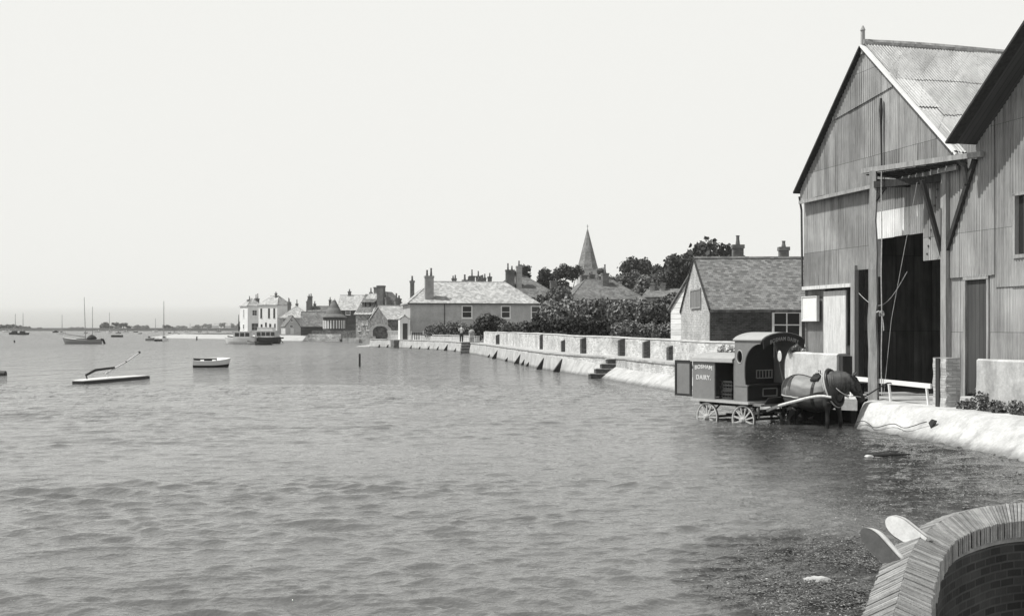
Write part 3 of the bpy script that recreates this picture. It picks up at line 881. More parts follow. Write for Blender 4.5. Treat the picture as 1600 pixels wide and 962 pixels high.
m.build('upper_wall', M['corr_barn'], bn)
m = MB(); m.bx(7.76, 8.52, .02, .08, .86, 3.5); dr = m.build('door', M['door_dark'], bn)
m = MB()
for a in ((7.70, 7.77, -.04, .05, .6, 3.58), (8.50, 8.57, -.04, .05, .6, 3.58), (7.70, 8.57, -.05, .05, 3.50, 3.60)): m.bx(*a)
m.build('door_frame', M['timber'], dr)
m = MB(); m.bx(9.42, 10.48, .05, .08, 3.97, 5.25); wd = m.build('window', M['glass'], bn)
m = MB()
for a in ((9.38, 9.45, -.06, .05, 3.93, 5.3), (10.45, 10.52, -.06, .05, 3.93, 5.3), (9.38, 10.52, -.07, .05, 3.9, 3.98), (9.38, 10.52, -.06, .05, 5.25, 5.31), (9.92, 9.97, -.02, .05, 3.97, 5.25)): m.bx(*a)
m.build('frame', M['timber'], wd)
m = MB()
for (a, b) in (((8.4, .1), (8.4, 18)), ((16, .05), (16, 18)), ((8.4, 18), (16, 18))):
    m.prism([(a[0], a[1], .3), (b[0], b[1], .3), (b[0], b[1], 6.7), (a[0], a[1], 6.7)], (.03, .03, 0))
m.build('rear_walls', M['corr_barn'], bn)
m = MB(); corr_roof(m, -.72, 18, (BE[0] - .22, BE[1] - .19), BA); corr_roof(m, -.72, 18, (BR[0] + .2, BR[1] - .17), BA)
br = m.build('roof', M['corr_roof'], bn)
m = MB(); m.bar((BE[0] - .22, -.72, BE[1] - .27), (BA[0], -.72, BA[1] - .08), .05, .26, up=(0, 1, 0)); m.bar((BA[0], -.72, BA[1] - .08), (BR[0] + .2, -.72, BR[1] - .25), .05, .22, up=(0, 1, 0)); m.build('barge_board', M['timber_dark'], br)
m = MB(); m.prism([(BE[0] - .2, -.70, BE[1] - .24), (BA[0], -.70, BA[1] - .05), (BA[0], -.70, BA[1] - .09), (BE[0] - .2, -.70, BE[1] - .28)], (0, .72, 0)); m.build('shade_soffit', M['door_dark'], br)  # dark boards added so the overhang's underside reads as shadow

# ------------------------------------------------------------------ round brick wall in the foreground
def w_pt(px, py, z): D = (CH - z) * F / (py - HZ); return Vector(((px - 800) / F * D, D, z))
ZC = 1.25
outer_px = [(1296, 1100), (1318, 1030), (1345, 962), (1361, 920), (1376, 882), (1395, 853), (1420, 830), (1458, 808), (1505, 794), (1550, 787), (1600, 783), (1660, 782), (1740, 784)]
inner_px = [(1436, 1100), (1446, 1030), (1455, 962), (1461, 915), (1469, 878), (1479, 856), (1492, 842), (1515, 828), (1548, 817), (1572, 812), (1603, 809), (1650, 808), (1720, 809)]
oc = [w_pt(x, y, ZC) for x, y in outer_px]; ic = [w_pt(x, y, ZC) for x, y in inner_px]
oc = catmull(oc, 10); ic = catmull(ic, 10)
rw = thing('round_brick_wall', 'curved brick wall with ridged brick on edge coping in the near right corner', 'brick wall', (0, 0, 0))
# arc length resample -> one brick on edge after another
mid = [(a + b) / 2 for a, b in zip(oc, ic)]
L = [0]
for a, b in zip(mid[:-1], mid[1:]): L.append(L[-1] + (b - a).length)
def at(s, arr):
    i = max(0, min(len(L) - 2, int(np.searchsorted(L, s)) - 1)); t = (s - L[i]) / max(L[i + 1] - L[i], 1e-6)
    return arr[i].lerp(arr[i + 1], min(max(t, 0), 1))
BW = .033
m = MB(); nb_ = int(L[-1] / BW)
for k in range(nb_):
    rr = random.Random(k * 3 + 1)
    s0, s1 = k * BW + .002, (k + 1) * BW - .003
    o0, o1, i0, i1 = at(s0, oc), at(s1, oc), at(s0, ic), at(s1, ic)
    skew = .0
    for side, (e0, e1) in enumerate(((o0, o1), (i0, i1))):
        c0, c1 = at(s0 + .018, oc).lerp(at(s0 + .018, ic), .5), at(s1 + .018, oc).lerp(at(s1 + .018, ic), .5)
        jz = (rr.random() - .5) * .006; je = (rr.random() - .5) * .014
        n0 = (e0 - c0).normalized()
        e0_, e1_ = e0 + n0 * je, e1 + n0 * je
        top = [e0_ + Vector((0, 0, -.015 + jz)), e1_ + Vector((0, 0, -.015 + jz)), c1 + Vector((0, 0, .045 + jz)), c0 + Vector((0, 0, .045 + jz))]
        m.cur = rr.choice((0, 0, 1, 1, 2))
        m.prism(top, (0, 0, -.10))
cop_mats = [m_plain('coping_brick_a', .20, .3, 14, .95, bump=.008), m_plain('coping_brick_b', .25, .3, 14, .95, bump=.008), m_plain('coping_brick_c', .31, .3, 14, .95, bump=.008)]
m.build('coping', cop_mats, rw, bevel=.003)
m = MB(); m.prism([Vector((p.x, p.y, ZC - .03)) for p in oc] , (0, 0, -.02)) if False else None
def ring(off_o, off_i, z0, z1, name, mat):
    m = MB(); vs = []; n = len(oc)
    for a, b in zip(oc, ic):
        d = (a - b).normalized()
        A = a + d * off_o; B = b - d * off_i
        vs += [(A.x, A.y, z0), (A.x, A.y, z1), (B.x, B.y, z1), (B.x, B.y, z0)]
    fs = [(i * 4 + k, i * 4 + (k + 1) % 4, (i + 1) * 4 + (k + 1) % 4, (i + 1) * 4 + k) for i in range(n - 1) for k in range(4)]
    m.add(vs, fs); o = m.build(name, mat, rw)
    # continuous brick courses round the curve
    ul = o.data.uv_layers[0].data
    for p in o.data.polygons:
        for li in p.loop_indices:
            vi = o.data.loops[li].vertex_index; i = vi // 4
            ul[li].uv = (L[i], o.data.vertices[vi].co.z)
    return o
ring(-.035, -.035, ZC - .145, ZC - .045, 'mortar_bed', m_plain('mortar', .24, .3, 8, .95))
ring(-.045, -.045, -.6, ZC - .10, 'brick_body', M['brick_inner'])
sheet('yard_ground', [tuple((b + (b - a) * .2).xy) for a, b in zip(oc, ic)][::6] + [(9.6, 8), (9.6, 1), (1.5, 1)], .35, M['path'])

# ================================================================== BUILDINGS
def reach(c, d, px):
    k = (px - 800) / F
    return (k * c[1] - c[0]) / (d[0] - k * d[1])
def window(parent, face, u, z, w, h, dims, frame=.07, bars=(1, 1), mat='white_paint', name='window'):
    """frame standing proud of the wall with glass behind; parent-local coordinates"""
    wd, dp = dims
    if face == 'F': T = Matrix.Translation((u, 0, z))
    elif face == 'L': T = Matrix.Translation((0, dp - u, z)) @ Matrix.Rotation(R(-90), 4, 'Z')
    else: T = Matrix.Translation((wd, u, z)) @ Matrix.Rotation(R(90), 4, 'Z')
    m = MB(); f = frame
    for a in ((0, f, 0, h), (w - f, w, 0, h), (f, w - f, 0, f), (f, w - f, h - f, h)):
        m.bx(a[0], a[1], -.05, .01, a[2], a[3], T)
    b = f * .5
    for i in range(bars[0]):
        x = w * (i + 1) / (bars[0] + 1); m.bx(x - b / 2, x + b / 2, -.035, .01, f, h - f, T)
    for i in range(bars[1]):
        y = h * (i + 1) / (bars[1] + 1); m.bx(f, w - f, -.03, .008, y - b / 2, y + b / 2, T)
    m.bx(-.06, w + .06, -.12, .0, -.07, -.003, T)
    o = m.build(name, M[mat], parent)
    g = MB(); g.bx(f * .6, w - f * .6, -.015, .0, f * .6, h - f * .6, T)
    g.build('pane', M['glass'], o)
    return o
def door(parent, face, u, z, w, h, dims, mat='door_dark', fr='white_paint'):
    wd, dp = dims
    T = Matrix.Translation((u, 0, z)) if face == 'F' else Matrix.Translation((0, dp - u, z)) @ Matrix.Rotation(R(-90), 4, 'Z')
    m = MB(); m.bx(.06, w - .06, -.03, 0, 0, h - .06, T); o = m.build('door', M[mat], parent)
    m = MB()
    for a in ((0, .06, 0, h), (w - .06, w, 0, h), (.06, w - .06, h - .06, h)): m.bx(a[0], a[1], -.06, .01, a[2], a[3], T)
    m.build('frame', M[fr], o)
    return o
def chimney(parent, x, y, z0, z1, w=.9, d=.6, pots=2, mat='stack', pot_h=.6, potr=.13):
    m = MB(); m.bx(x - w / 2, x + w / 2, y - d / 2, y + d / 2, z0, z1 - .25)
    m.bx(x - w / 2 - .06, x + w / 2 + .06, y - d / 2 - .06, y + d / 2 + .06, z1 - .249, z1)
    c = m.build('chimney', M[mat], parent)
    for i in range(pots):
        px_ = x + (i - (pots - 1) / 2) * (w / max(pots, 1)) * .95
        hh = pot_h * (1 + .25 * ((i * 7 + int(x * 10)) % 3 - 1))
        p = MB(); p.lathe([(potr * 1.1, 0), (potr * 1.15, .06), (potr * .85, hh * .6), (potr * .85, hh * .9), (potr * 1.1, hh), (potr * .8, hh)], 10, (px_, y, z1))
        p.build('chimney_pot', M['pot'], c)
    return c
def house(name, label, cat, corner, rot, w, dep, z0, eave, ridge, roof='gx', wall='render', tile='tile_far', over=.3, wins=(), doors=(), chims=(), group=None, hipin=None, t=.14, base=-.6):
    r = thing(name, label, cat, (corner[0], corner[1], z0), R(rot), group)
    e = eave - z0; g = ridge - z0
    m = MB()
    m.prism([(0, 0, base), (w, 0, base), (w, dep, base), (0, dep, base)], (0, 0, e - base))
    if roof == 'gx':
        m.prism([(0, 0, e), (0, dep, e), (0, dep / 2, g - .02)], (w, 0, 0))
    elif roof == 'gy':
        m.prism([(0, 0, e), (w, 0, e), (w / 2, 0, g - .02)], (0, dep, 0))
    m.build('wall', M[wall], r)
    m = MB(); o = over
    if roof == 'gx':
        sl = (g - e) / (dep / 2); ez = e - sl * o
        m.slab([(-o * .4, -o, ez), (w + o * .4, -o, ez), (w + o * .4, dep / 2, g), (-o * .4, dep / 2, g)], t)
        m.slab([(-o * .4, dep + o, ez), (w + o * .4, dep + o, ez), (w + o * .4, dep / 2, g + .003), (-o * .4, dep / 2, g + .003)], t)
        m.tube([(-o * .42, dep / 2, g - .01), (w + o * .42, dep / 2, g - .01)], .10, 6)
    elif roof == 'gy':
        sl = (g - e) / (w / 2); ez = e - sl * o
        m.slab([(-o, -o * .4, ez), (w / 2, -o * .4, g), (w / 2, dep + o * .4, g), (-o, dep + o * .4, ez)], t)
        m.slab([(w + o, -o * .4, ez), (w / 2, -o * .4, g + .003), (w / 2, dep + o * .4, g + .003), (w + o, dep + o * .4, ez)], t)
        m.tube([(w / 2, -o * .42, g - .01), (w / 2, dep + o * .42, g - .01)], .10, 6)
    else:
        if w >= dep:
            h = hipin if hipin is not None else dep / 2; A = (h, dep / 2, g); B = (w - h, dep / 2, g); sl = (g - e) / (dep / 2)
        else:
            h = hipin if hipin is not None else w / 2; A = (w / 2, h, g); B = (w / 2, dep - h, g); sl = (g - e) / (w / 2)
        ez = e - sl * o
        c = [(-o, -o, ez), (w + o, -o, ez), (w + o, dep + o, ez), (-o, dep + o, ez)]
        qs = [[c[0], c[1], B, A], [c[1], c[2], B], [c[2], c[3], A, B], [c[3], c[0], A]] if w >= dep else [[c[0], c[1], A], [c[1], c[2], B, A], [c[2], c[3], B], [c[3], c[0], A, B]]
        for q in qs: m.add([Vector(v) for v in q], [tuple(range(len(q)))])
        m.bx(-o + .02, w + o - .02, -o + .02, dep + o - .02, ez - .1, ez - .004)
        m.tube([A, B], .09, 6)
        for a, b in ((c[0], A), (c[1], B if w >= dep else A)): m.tube([a, b], .08, 6)
    rf = m.build('roof', M[tile], r)
    for i in wins: window(r, *i[:5], (w, dep), **(i[5] if len(i) > 5 else {}))
    for i in doors: door(r, *i[:5], (w, dep), **(i[5] if len(i) > 5 else {}))
    for c in chims: chimney(r, *c[:4], **(c[4] if len(c) > 4 else {}))
    return r
def V2(px, D): return ((px - 800) / F * D, D)

# --- the brick cottage next to the shed
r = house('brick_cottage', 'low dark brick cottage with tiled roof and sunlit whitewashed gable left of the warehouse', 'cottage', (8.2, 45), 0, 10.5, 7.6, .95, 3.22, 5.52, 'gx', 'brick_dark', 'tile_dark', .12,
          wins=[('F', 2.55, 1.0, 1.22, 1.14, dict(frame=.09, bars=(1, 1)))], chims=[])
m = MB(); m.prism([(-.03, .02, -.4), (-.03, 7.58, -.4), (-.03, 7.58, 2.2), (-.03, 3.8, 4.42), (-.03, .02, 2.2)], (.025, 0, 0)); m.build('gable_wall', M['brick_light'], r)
m = MB(); m.bx(-.07, -.032, 2.0, 4.5, 2.36, 3.1); sh = m.build('shutter', M['door_grey'], r)
m = MB()
for a in ((1.93, 2.0, 2.3, 3.17), (4.5, 4.57, 2.3, 3.17), (2.0, 4.5, 3.1, 3.17), (2.0, 4.5, 2.3, 2.36)): m.bx(-.09, -.032, *a)
m.build('frame', M['timber'], sh)
m = MB(); m.bar((-.06, -.12, 2.20), (-.06, 3.8, 4.57), .05, .10); m.bar((-.06, 7.72, 2.20), (-.06, 3.8, 4.57), .05, .10); m.build('barge_board', M['timber_dark'], r)
# weatherboarded lean-to behind its gable
sd = thing('weatherboard_shed', 'white weatherboarded lean-to shed behind the gable of the brick cottage', 'shed', (8.86, 53, .95), math.atan2(3.0, -.68))
Lw = 3.1
m = MB(); m.prism([(0, 0, -.5), (Lw, 0, -.5), (Lw, 0, 2.45), (.25, 0, 4.1), (0, 0, 4.1)], (0, -3.0, 0)); m.build('wall', M['board_white'], sd)
m = MB(); m.slab([(Lw + .15, .12, 2.40), (.15, .12, 4.23), (.15, -3.1, 4.23), (Lw + .15, -3.1, 2.40)], .08); m.build('roof', M['tile_far'], sd)
m = MB(); m.bx(-.06, .0, .005, .06, -.5, 4.2); m.build('corner_board', M['timber_dark'], sd)

# chimneys of houses hidden behind the cottage: whole houses, low behind it
house('rear_house', 'house mostly hidden behind the brick cottage with two slim chimneys over its ridge', 'house', (15, 70), 0, 14, 7, .95, 4.2, 6.6, 'gx', 'brick_mid', 'tile_far',
      chims=[(.25, 3.5, 5.2, 7.05, dict(w=.7, d=.5, pots=1, pot_h=.5)), (3.35, 3.5, 5.2, 6.9, dict(w=.6, d=.5, pots=1, pot_h=.55))])

# --- long slate-roofed cottage on the bend
c = V2(641, 132); rot = 12; dx = (math.cos(R(rot)), math.sin(R(rot)))
w = reach(c, dx, 838)
ev, rd = ZY(471, 133), ZY(440, 137)
r = house('long_cottage', 'long rendered cottage with pale slate hipped roof and tall end chimney beside the sea wall', 'cottage', c, rot, w, 8.2, .95, ev, rd, 'hip', 'render', 'slate', .35, hipin=3.2,
          wins=[('F', 6.3, 2.6, 1.35, 1.6, dict(frame=.14, bars=(0, 1))), ('F', 11.2, 2.6, 1.25, 1.6, dict(frame=.14, bars=(0, 1))), ('F', 15.0, 2.6, 1.25, 1.6, dict(frame=.14, bars=(0, 1)))],
          chims=[(2.4, .75, 0, rd - .95 + .55, dict(w=1.05, d=.75, pots=2, mat='stack_pale', pot_h=.95)),
                 (.9, 5.6, 5.0, rd - .95 + .15, dict(w=.5, d=.5, pots=1, pot_h=.8)),
                 (8.0, 6.2, 4.9, rd - .95 + .35, dict(w=1.1, d=.6, pots=2, pot_h=.55)),
                 ])
m = MB(); m.tube([(4.2, -.06, 4.4), (4.2, -.06, .8)], .05, 6); m.build('rain_pipe', M['iron'], r)
m = MB(); m.bx(-.30, w + .3, -.42, -.36, ev - .95 - .32, ev - .95 - .2); m.build('gutter', M['iron'], r)
# entrance porch at its left end
pc = V2(625, 130)
r = house('entrance_porch', 'small white lean-to porch with dark doorway at the left end of the long cottage', 'porch', pc, 12, 1.15, 2.0, .85, ZY(497, 130), ZY(492, 130), 'gy', 'white', 'slate', .1,
          doors=[('F', .25, .0, .72, 2.15, dict(mat='door_dark'))])
# fence and gate by it
fn = thing('picket_fence', 'short white paling fence left of the cottage porch', 'fence', (*V2(606, 132), .9), 0)
m = MB()
for k in range(13):
    m.bx(.11 * k, .11 * k + .07, -.01, .01, 0, 1.05 + .04 * (k % 3))
m.build('palings', M['timber_pale'], fn)
m = MB(); m.bx(-.1, 1.5, .012, .05, .25, .33); m.bx(-.1, 1.5, .012, .05, .9, 1.0); m.bx(-.12, 1.52, -.03, .05, 1.10, 1.17); m.build('rails', M['white_paint'], fn)
gt = thing('garden_gate', 'low dark barred gate between pale posts right of the cottage porch', 'gate', (*V2(643, 127), 1.0), 0)
m = MB()
for k in range(5): m.bx(.05 + .26 * k, .13 + .26 * k, -.03, .0, 0, .85)
m.bx(0, 1.3, .003, .04, .7, .8); m.build('bars', M['timber_dark'], gt)
for x in (-.1, 1.32):
    m = MB(); m.bx(x, x + .12, -.05, .07, -.2, 1.02); m.build('post', M['timber_pale'], gt)
# gap in the terrace wall: round topped pier, person
pr = thing('stone_pier', 'pale round topped stone pier on the terrace right of the standing person', 'pier', (*V2(737, 104), .95), .2)
m = MB(); m.bx(-.22, .22, -.3, .3, 0, 1.0); m.lathe([(.3, 0), (.29, .12), (.2, .24), (.06, .3)], 14, (0, 0, 1.0)); m.build('shaft', M['stone'], pr)

# --- houses behind the long cottage
house('tiled_house', 'house behind the long cottage with brown hipped roof and two tall pale chimneys', 'house', V2(758, 165), 8, 11.5, 9, .95, ZY(462, 165), ZY(431, 168), 'hip', 'brick_mid', 'tile_far', .3,
      chims=[(4.1, 2.2, 6.5, ZY(420, 165) - .95, dict(w=1.3, d=.9, pots=2, mat='stack', pot_h=.8)), (5.5, 2.1, 6.0, ZY(414, 165) - .95, dict(w=.85, d=.8, pots=1, mat='stack_pale', pot_h=.8)),
             (10.7, 1.0, 4.0, ZY(437, 165) - .95, dict(w=1.0, d=.8, pots=0)), (-.2, 5, 4, ZY(434, 165) - .95, dict(w=.8, d=.7, pots=2, pot_h=.5))])
house('back_terrace', 'low roof behind the long cottage carrying a row of dark chimneys with tall pots', 'house', V2(706, 185), 6, 8.5, 8, .95, ZY(455, 185), ZY(442, 187), 'gx', 'brick_mid', 'tile_far', .3,
      chims=[(.6, 4, 6, ZY(434, 187) - .95, dict(w=.8, d=.7, pots=2, pot_h=.6)), (3.7, 4, 6, ZY(430, 187) - .95, dict(w=1.0, d=.8, pots=1, pot_h=1.1)), (4.8, 4, 6, ZY(430, 187) - .95, dict(w=.8, d=.8, pots=1, pot_h=1.15)), (5.75, 4, 6, ZY(433, 187) - .95, dict(w=.8, d=.8, pots=2, pot_h=.7)), (6.8, 4, 6, ZY(431, 187) - .95, dict(w=.7, d=.7, pots=1, pot_h=.5))])
# small cottage left of the long one
c = V2(606, 150)
house('flint_cottage', 'small flint cottage with steep tiled roof between the big chimney house and the long cottage', 'cottage', V2(606, 152), 30, 3.9, 6.5, .95, ZY(497, 150), ZY(477, 153), 'gx', 'flint_dark', 'tile_pale', .25,
      chims=[(2.2, 5.2, 3, ZY(462, 150) - .95, dict(w=.55, d=.5, pots=1, pot_h=.7)), (3.5, 4.5, 3, ZY(464, 150) - .95, dict(w=.9, d=.5, pots=2, pot_h=.6))])

# --- house with dormers and the great chimney
c = V2(581, 182); rot = 36; dl = (-math.sin(R(rot)), math.cos(R(rot))); dx = (math.cos(R(rot)), math.sin(R(rot)))
dpt = reach(c, dl, 556); w = reach(c, dx, 624)
c2 = V2(556, 196)
dh = thing('dormer_house', 'old flint house with three roof dormers and a great square brick chimney', 'house', (*V2(556, 190), .95), R(-14))
wl = 26 / F * 190; e = ZY(487, 190) - .95; g = ZY(457, 186) - .95; dp = 6.0
m = MB(); m.bx(0, wl, 0, dp, -.5, e); m.build('wall', M['flint'], dh)
m = MB(); m.prism([(wl, 0, e), (wl, dp, e), (wl, dp * .75, g)], (-wl, 0, 0)); m.build('gable', M['flint_dark'], dh)
m = MB(); m.slab([(-.3, -.35, e - .45), (wl + .3, -.35, e - .45), (wl + .5, dp * .72, g + .1), (-.3 + 1.1, dp * .72, g + .1)], .15); m.slab([(-.3, dp + .3, e - .2), (wl + .3, dp + .3, e - .2), (wl + .5, dp * .72, g + .12), (-.3 + 1.1, dp * .72, g + .12)], .15)
rf = m.build('roof', M['tile_pale'], dh)
for k in range(3):
    x = .95 + k * .85; z = e + 1.15
    m = MB(); m.bx(x - .28, x + .28, 1.1, 2.9, z - .3, z + .55); d_ = m.build('dormer', M['tile_far'], rf)
    m = MB(); m.prism([(x - .4, .95, z + .5), (x + .4, .95, z + .5), (x + .4, 3.6, z + 1.25), (x - .4, 3.6, z + 1.25)], (0, 0, .08)); m.build('dormer_roof', M['tile_far'], rf)
for (u, z, w_, h_) in ((.4, .9, .5, .7), (1.2, 2.0, .35, .7), (2.0, 1.0, .5, .7), (1.9, 2.0, .35, .7)):
    window(dh, 'F', u, z, w_, h_, (wl, dp))
chimney(dh, 3.85, 2.2, 0, ZY(445, 188) - .95, w=1.15, d=1.2, pots=0)
chimney(dh, 1.9, 5.0, e, ZY(447, 190) - .95, w=.75, d=.8, pots=0)
chimney(dh, .85, 5.0, e, ZY(455, 190) - .95, w=.4, d=.4, pots=1)
m = MB(); m.bx(3.3, 6.8, 2.6, 8, -.5, 4.2); m.prism([(3.3, 2.6, 4.2), (7.8, 2.6, 4.2), (3.9, 2.6, 7.9), (3.3, 2.6, 7.9)], (0, 5, 0)); m.build('rear_wing', M['tile_far'], dh)

# --- big tile-roofed house behind the kiln
house('big_tiled_house', 'large brown brick house with broad pale tiled roof behind the round kiln house', 'house', V2(527, 228), 0, (584 - 527) / F * 228, 9, .95, ZY(483, 228), ZY(461, 232), 'gx', 'brick_dark', 'tile_pale', .3,
      wins=[('F', 1.75, ZY(492, 228) - .95, 1.0, 1.1, dict(bars=(1, 1), frame=.12))], chims=[(1.9, 4.5, 6, ZY(455, 232) - .95, dict(w=.6, d=.6, pots=1, pot_h=.5))])
# --- round kiln house
kc = V2(522, 212)
kl = thing('round_kiln_house', 'round dark timbered kiln house with white panels under a conical tiled roof', 'kiln house', (*kc, .95), 0)
rr = 17 / F * 212
zt = ZY(495, 212) - .95; za = ZY(469, 212) - .95
m = MB(); m.lathe([(rr, -.5), (rr, zt)], 28); m.build('wall', M['board_dark'], kl)
m = MB()
m.lathe([(rr + .35, zt - .12), (rr + .4, zt - .06), (rr * .78, zt + .55), (rr * .66, zt + 1.1), (.30, za), (.05, za + .05)], 30)
rf = m.build('roof', M['tile_far'], kl)
m = MB(); m.lathe([(.26, 0), (.26, .12), (.16, .2), (.2, .3), (.03, .36)], 12, (0, 0, za)); m.build('cap', M['white_paint'], rf)
for k in range(12):
    a = R(180 + 15 * k + 7); p0 = Vector((math.cos(a) * (rr + .02), math.sin(a) * (rr + .02), 0))
    m = MB(); T = Matrix.Translation(p0) @ Matrix.Rotation(a + R(90), 4, 'Z')
    m.bx(-.14, .14, -.03, .03, 1.3, 2.9, T); m.bx(-.2, .2, -.03, .03, .25, .9, T)
    m.build('panel', M['white'], kl)
# --- low tiled boat shed
c = V2(470, 218)
house('tiled_boat_shed', 'low dark shed with long tiled roof left of the round kiln house', 'shed', c, 8, (508 - 470) / F * 218, 7, .9, ZY(508, 218), ZY(487, 221), 'gx', 'board_dark', 'tile_far', .35)
# --- range behind
house('ridge_house', 'dark roofed house behind the low boat shed with a large chimney stack at its left', 'house', V2(478, 250), 0, (515 - 478) / F * 250, 8, .95, ZY(496, 250), ZY(478, 253), 'gx', 'brick_mid', 'tile_far', .3,
      chims=[(.4, 3, 4.5, ZY(462, 250) - .95, dict(w=.95, d=.9, pots=2, pot_h=.5)), (1.4, 3.5, 5, ZY(474, 250) - .95, dict(w=.5, d=.5, pots=1, pot_h=.5)), (4.9, 4, 5.2, ZY(468, 253) - .95, dict(w=.55, d=.5, pots=1, pot_h=.6))])
# --- grey house with hipped roof, gabled wing and garage
c = V2(437, 262); w = (484 - 437) / F * 262
house('grey_house', 'grey rendered house with pale hipped roof right of the white houses', 'house', c, 5, w, 9, .9, ZY(495, 262), ZY(478, 266), 'hip', 'render', 'tile_pale', .3,
      wins=[('F', .8, 2.9, .7, .8), ('F', .8, .6, .7, 1.4)],
      chims=[(1.7, 5, 4.5, ZY(473, 266) - .9, dict(w=.8, d=.7, pots=1, pot_h=.8)), (3.5, 5.5, 5, ZY(474, 266) - .9, dict(w=.6, d=.6, pots=1, pot_h=.8)), (6.4, 2.5, 4, ZY(470, 262) - .9, dict(w=.6, d=.7, pots=1, pot_h=.5))])
c = V2(446, 248)
house('gabled_annex', 'small grey gabled cottage with pale door in front of the grey hipped house', 'cottage', c, 22, (468 - 446) / F * 248 * 1.05, 5.5, .9, ZY(508, 248), ZY(493, 248), 'gy', 'render2', 'tile_far', .25,
      wins=[('F', 1.0, 1.55, .7, .6), ('F', 1.2, 2.9, .5, .6)], doors=[('F', 1.15, 0, .75, 1.35, dict(mat='white_paint'))])
house('boat_garage', 'low shed with wide dark open doors between the gabled cottage and the boat shed', 'garage', V2(470, 240), 10, 2.4, 4, .9, ZY(509, 240), ZY(506, 240), 'gy', 'board_dark', 'tile_far', .1, doors=[('F', .15, 0, 2.1, 2.0, dict(mat='door_dark', fr='timber'))])
# --- white houses at the point
c = V2(387, 275); rot = 38; dl = (-math.sin(R(rot)), math.cos(R(rot))); dx = (math.cos(R(rot)), math.sin(R(rot)))
wA, dA = reach(c, dx, 409), reach(c, dl, 375)
eA, rA = ZY(476, 275), ZY(468, 280)
house('white_end_house', 'white end house of the village with sunlit left side and shaded front', 'house', c, rot, wA, dA, .9, eA, rA + .3, 'hip', 'white', 'tile_pale', .3,
      wins=[('F', 1.2, 4.6, 1.3, 1.4), ('F', 1.0, .8, 1.9, 1.9), ('L', dA * .45, 4.0, .55, 2.2), ('L', dA * .4, 1.2, .8, 1.2)],
      chims=[(1.4, 2.0, 6.2, ZY(468, 278) - .9, dict(w=1.0, d=.8, pots=1, pot_h=.7)), (wA - .4, 2.0, 5.4, ZY(466, 278) - .9, dict(w=1.0, d=.8, pots=2, pot_h=1.0))])
c = V2(433, 268); rot = 62; dl = (-math.sin(R(rot)), math.cos(R(rot))); dx = (math.cos(R(rot)), math.sin(R(rot)))
dB = reach(c, dl, 404)
house('white_hipped_house', 'white rendered house with tall narrow windows and pale hipped roof left of the grey house', 'house', c, rot, 5.0, dB, .9, ZY(475, 272), ZY(463, 276), 'hip', 'white', 'tile_pale', .3, hipin=1.6,
      wins=[('L', dB * .10, 4.0, .55, 2.3, dict(mat='timber_dark')), ('L', dB * .52, 4.0, .55, 2.3, dict(mat='timber_dark')), ('L', dB * .80, 4.0, .55, 2.3, dict(mat='timber_dark')),
            ('L', dB * .12, 1.6, .55, .8, dict(mat='timber_dark')), ('L', dB * .36, 1.8, .5, 1.0, dict(mat='timber_dark')), ('L', dB * .58, 1.6, .6, .9, dict(mat='timber_dark')), ('L', dB * .85, 1.6, .4, .9, dict(mat='timber_dark'))],
      chims=[(2, dB * .35, 6.4, ZY(459, 276) - .9, dict(w=.4, d=.4, pots=1, pot_h=.3)), (5.6, 1.0, 5.4, ZY(471, 270) - .9, dict(w=.85, d=.7, pots=1, pot_h=.8))])
# flag staff by the point
fl = thing('flag_staff', 'tall dark mooring mast at the left corner of the white end house', 'mast', (*V2(373, 262), .0), 0)
m = MB(); m.tube([(0, 0, -.5), (0, 0, 3), (0, 0, 5.6)], [.16, .14, .06], 6); m.build('pole', M['timber_dark'], fl)
m = MB(); m.tube([(-.05, 0, 3.0), (.3, 0, 3.9)], .07, 5); m.bx(-.02, .35, -.05, .05, 2.0, 2.7); m.build('furled_sail', M['timber_dark'], fl)

# --- stone jetty / bastion in two tiers and the walls round the slip
bq = thing('stone_bastion', 'pale stone bastion in front of the round kiln house, darker flint wall above', 'bastion', (*V2(480, 196), 0), 0)
wb = (533 - 480) / F * 196
m = MB(); m.prism([(0, 0, -.6), (wb, 0, -.6), (wb - .15, .5, 1.25), (.15, .5, 1.25), ], (0, 6, 0)); m.build('lower_wall', M['stone'], bq)
m = MB(); m.bx(.5, wb + 4.5, 1.9, 2.3, .3, ZY(516, 198)); m.build('flint_wall', M['flint_dark'], bq)
m = MB(); m.prism([(.15, .3, -.4), (.15, .3, 1.3), (-.25, .3, .9), (-1.3, .3, -.4)], (0, 2.0, 0)); m.build('sloping_foot', M['whitewash'], bq)
o = MB().bx(0, 8.5, 0, .35, 0, ZY(516, 190) - .2).build('flint_retaining_wall', M['flint_dark']); o.location = (*V2(533, 192), .2); o.rotation_euler = (0, 0, R(-12)); tag(o, 'dark flint retaining wall below the dormer house at the back of the little slipway', 'wall')
m = MB(); m.bx(0, 5.6, 0, .5, -.5, .75); m.bx(2.1, 3.0, -.9, 0, -.5, .62)
o = m.build('slipway_kerb', M['concrete_pale']); o.location = (*V2(535, 176), 0); o.rotation_euler = (0, 0, R(-8)); tag(o, 'low pale kerb across the foot of the slipway right of the stone bastion', 'kerb')
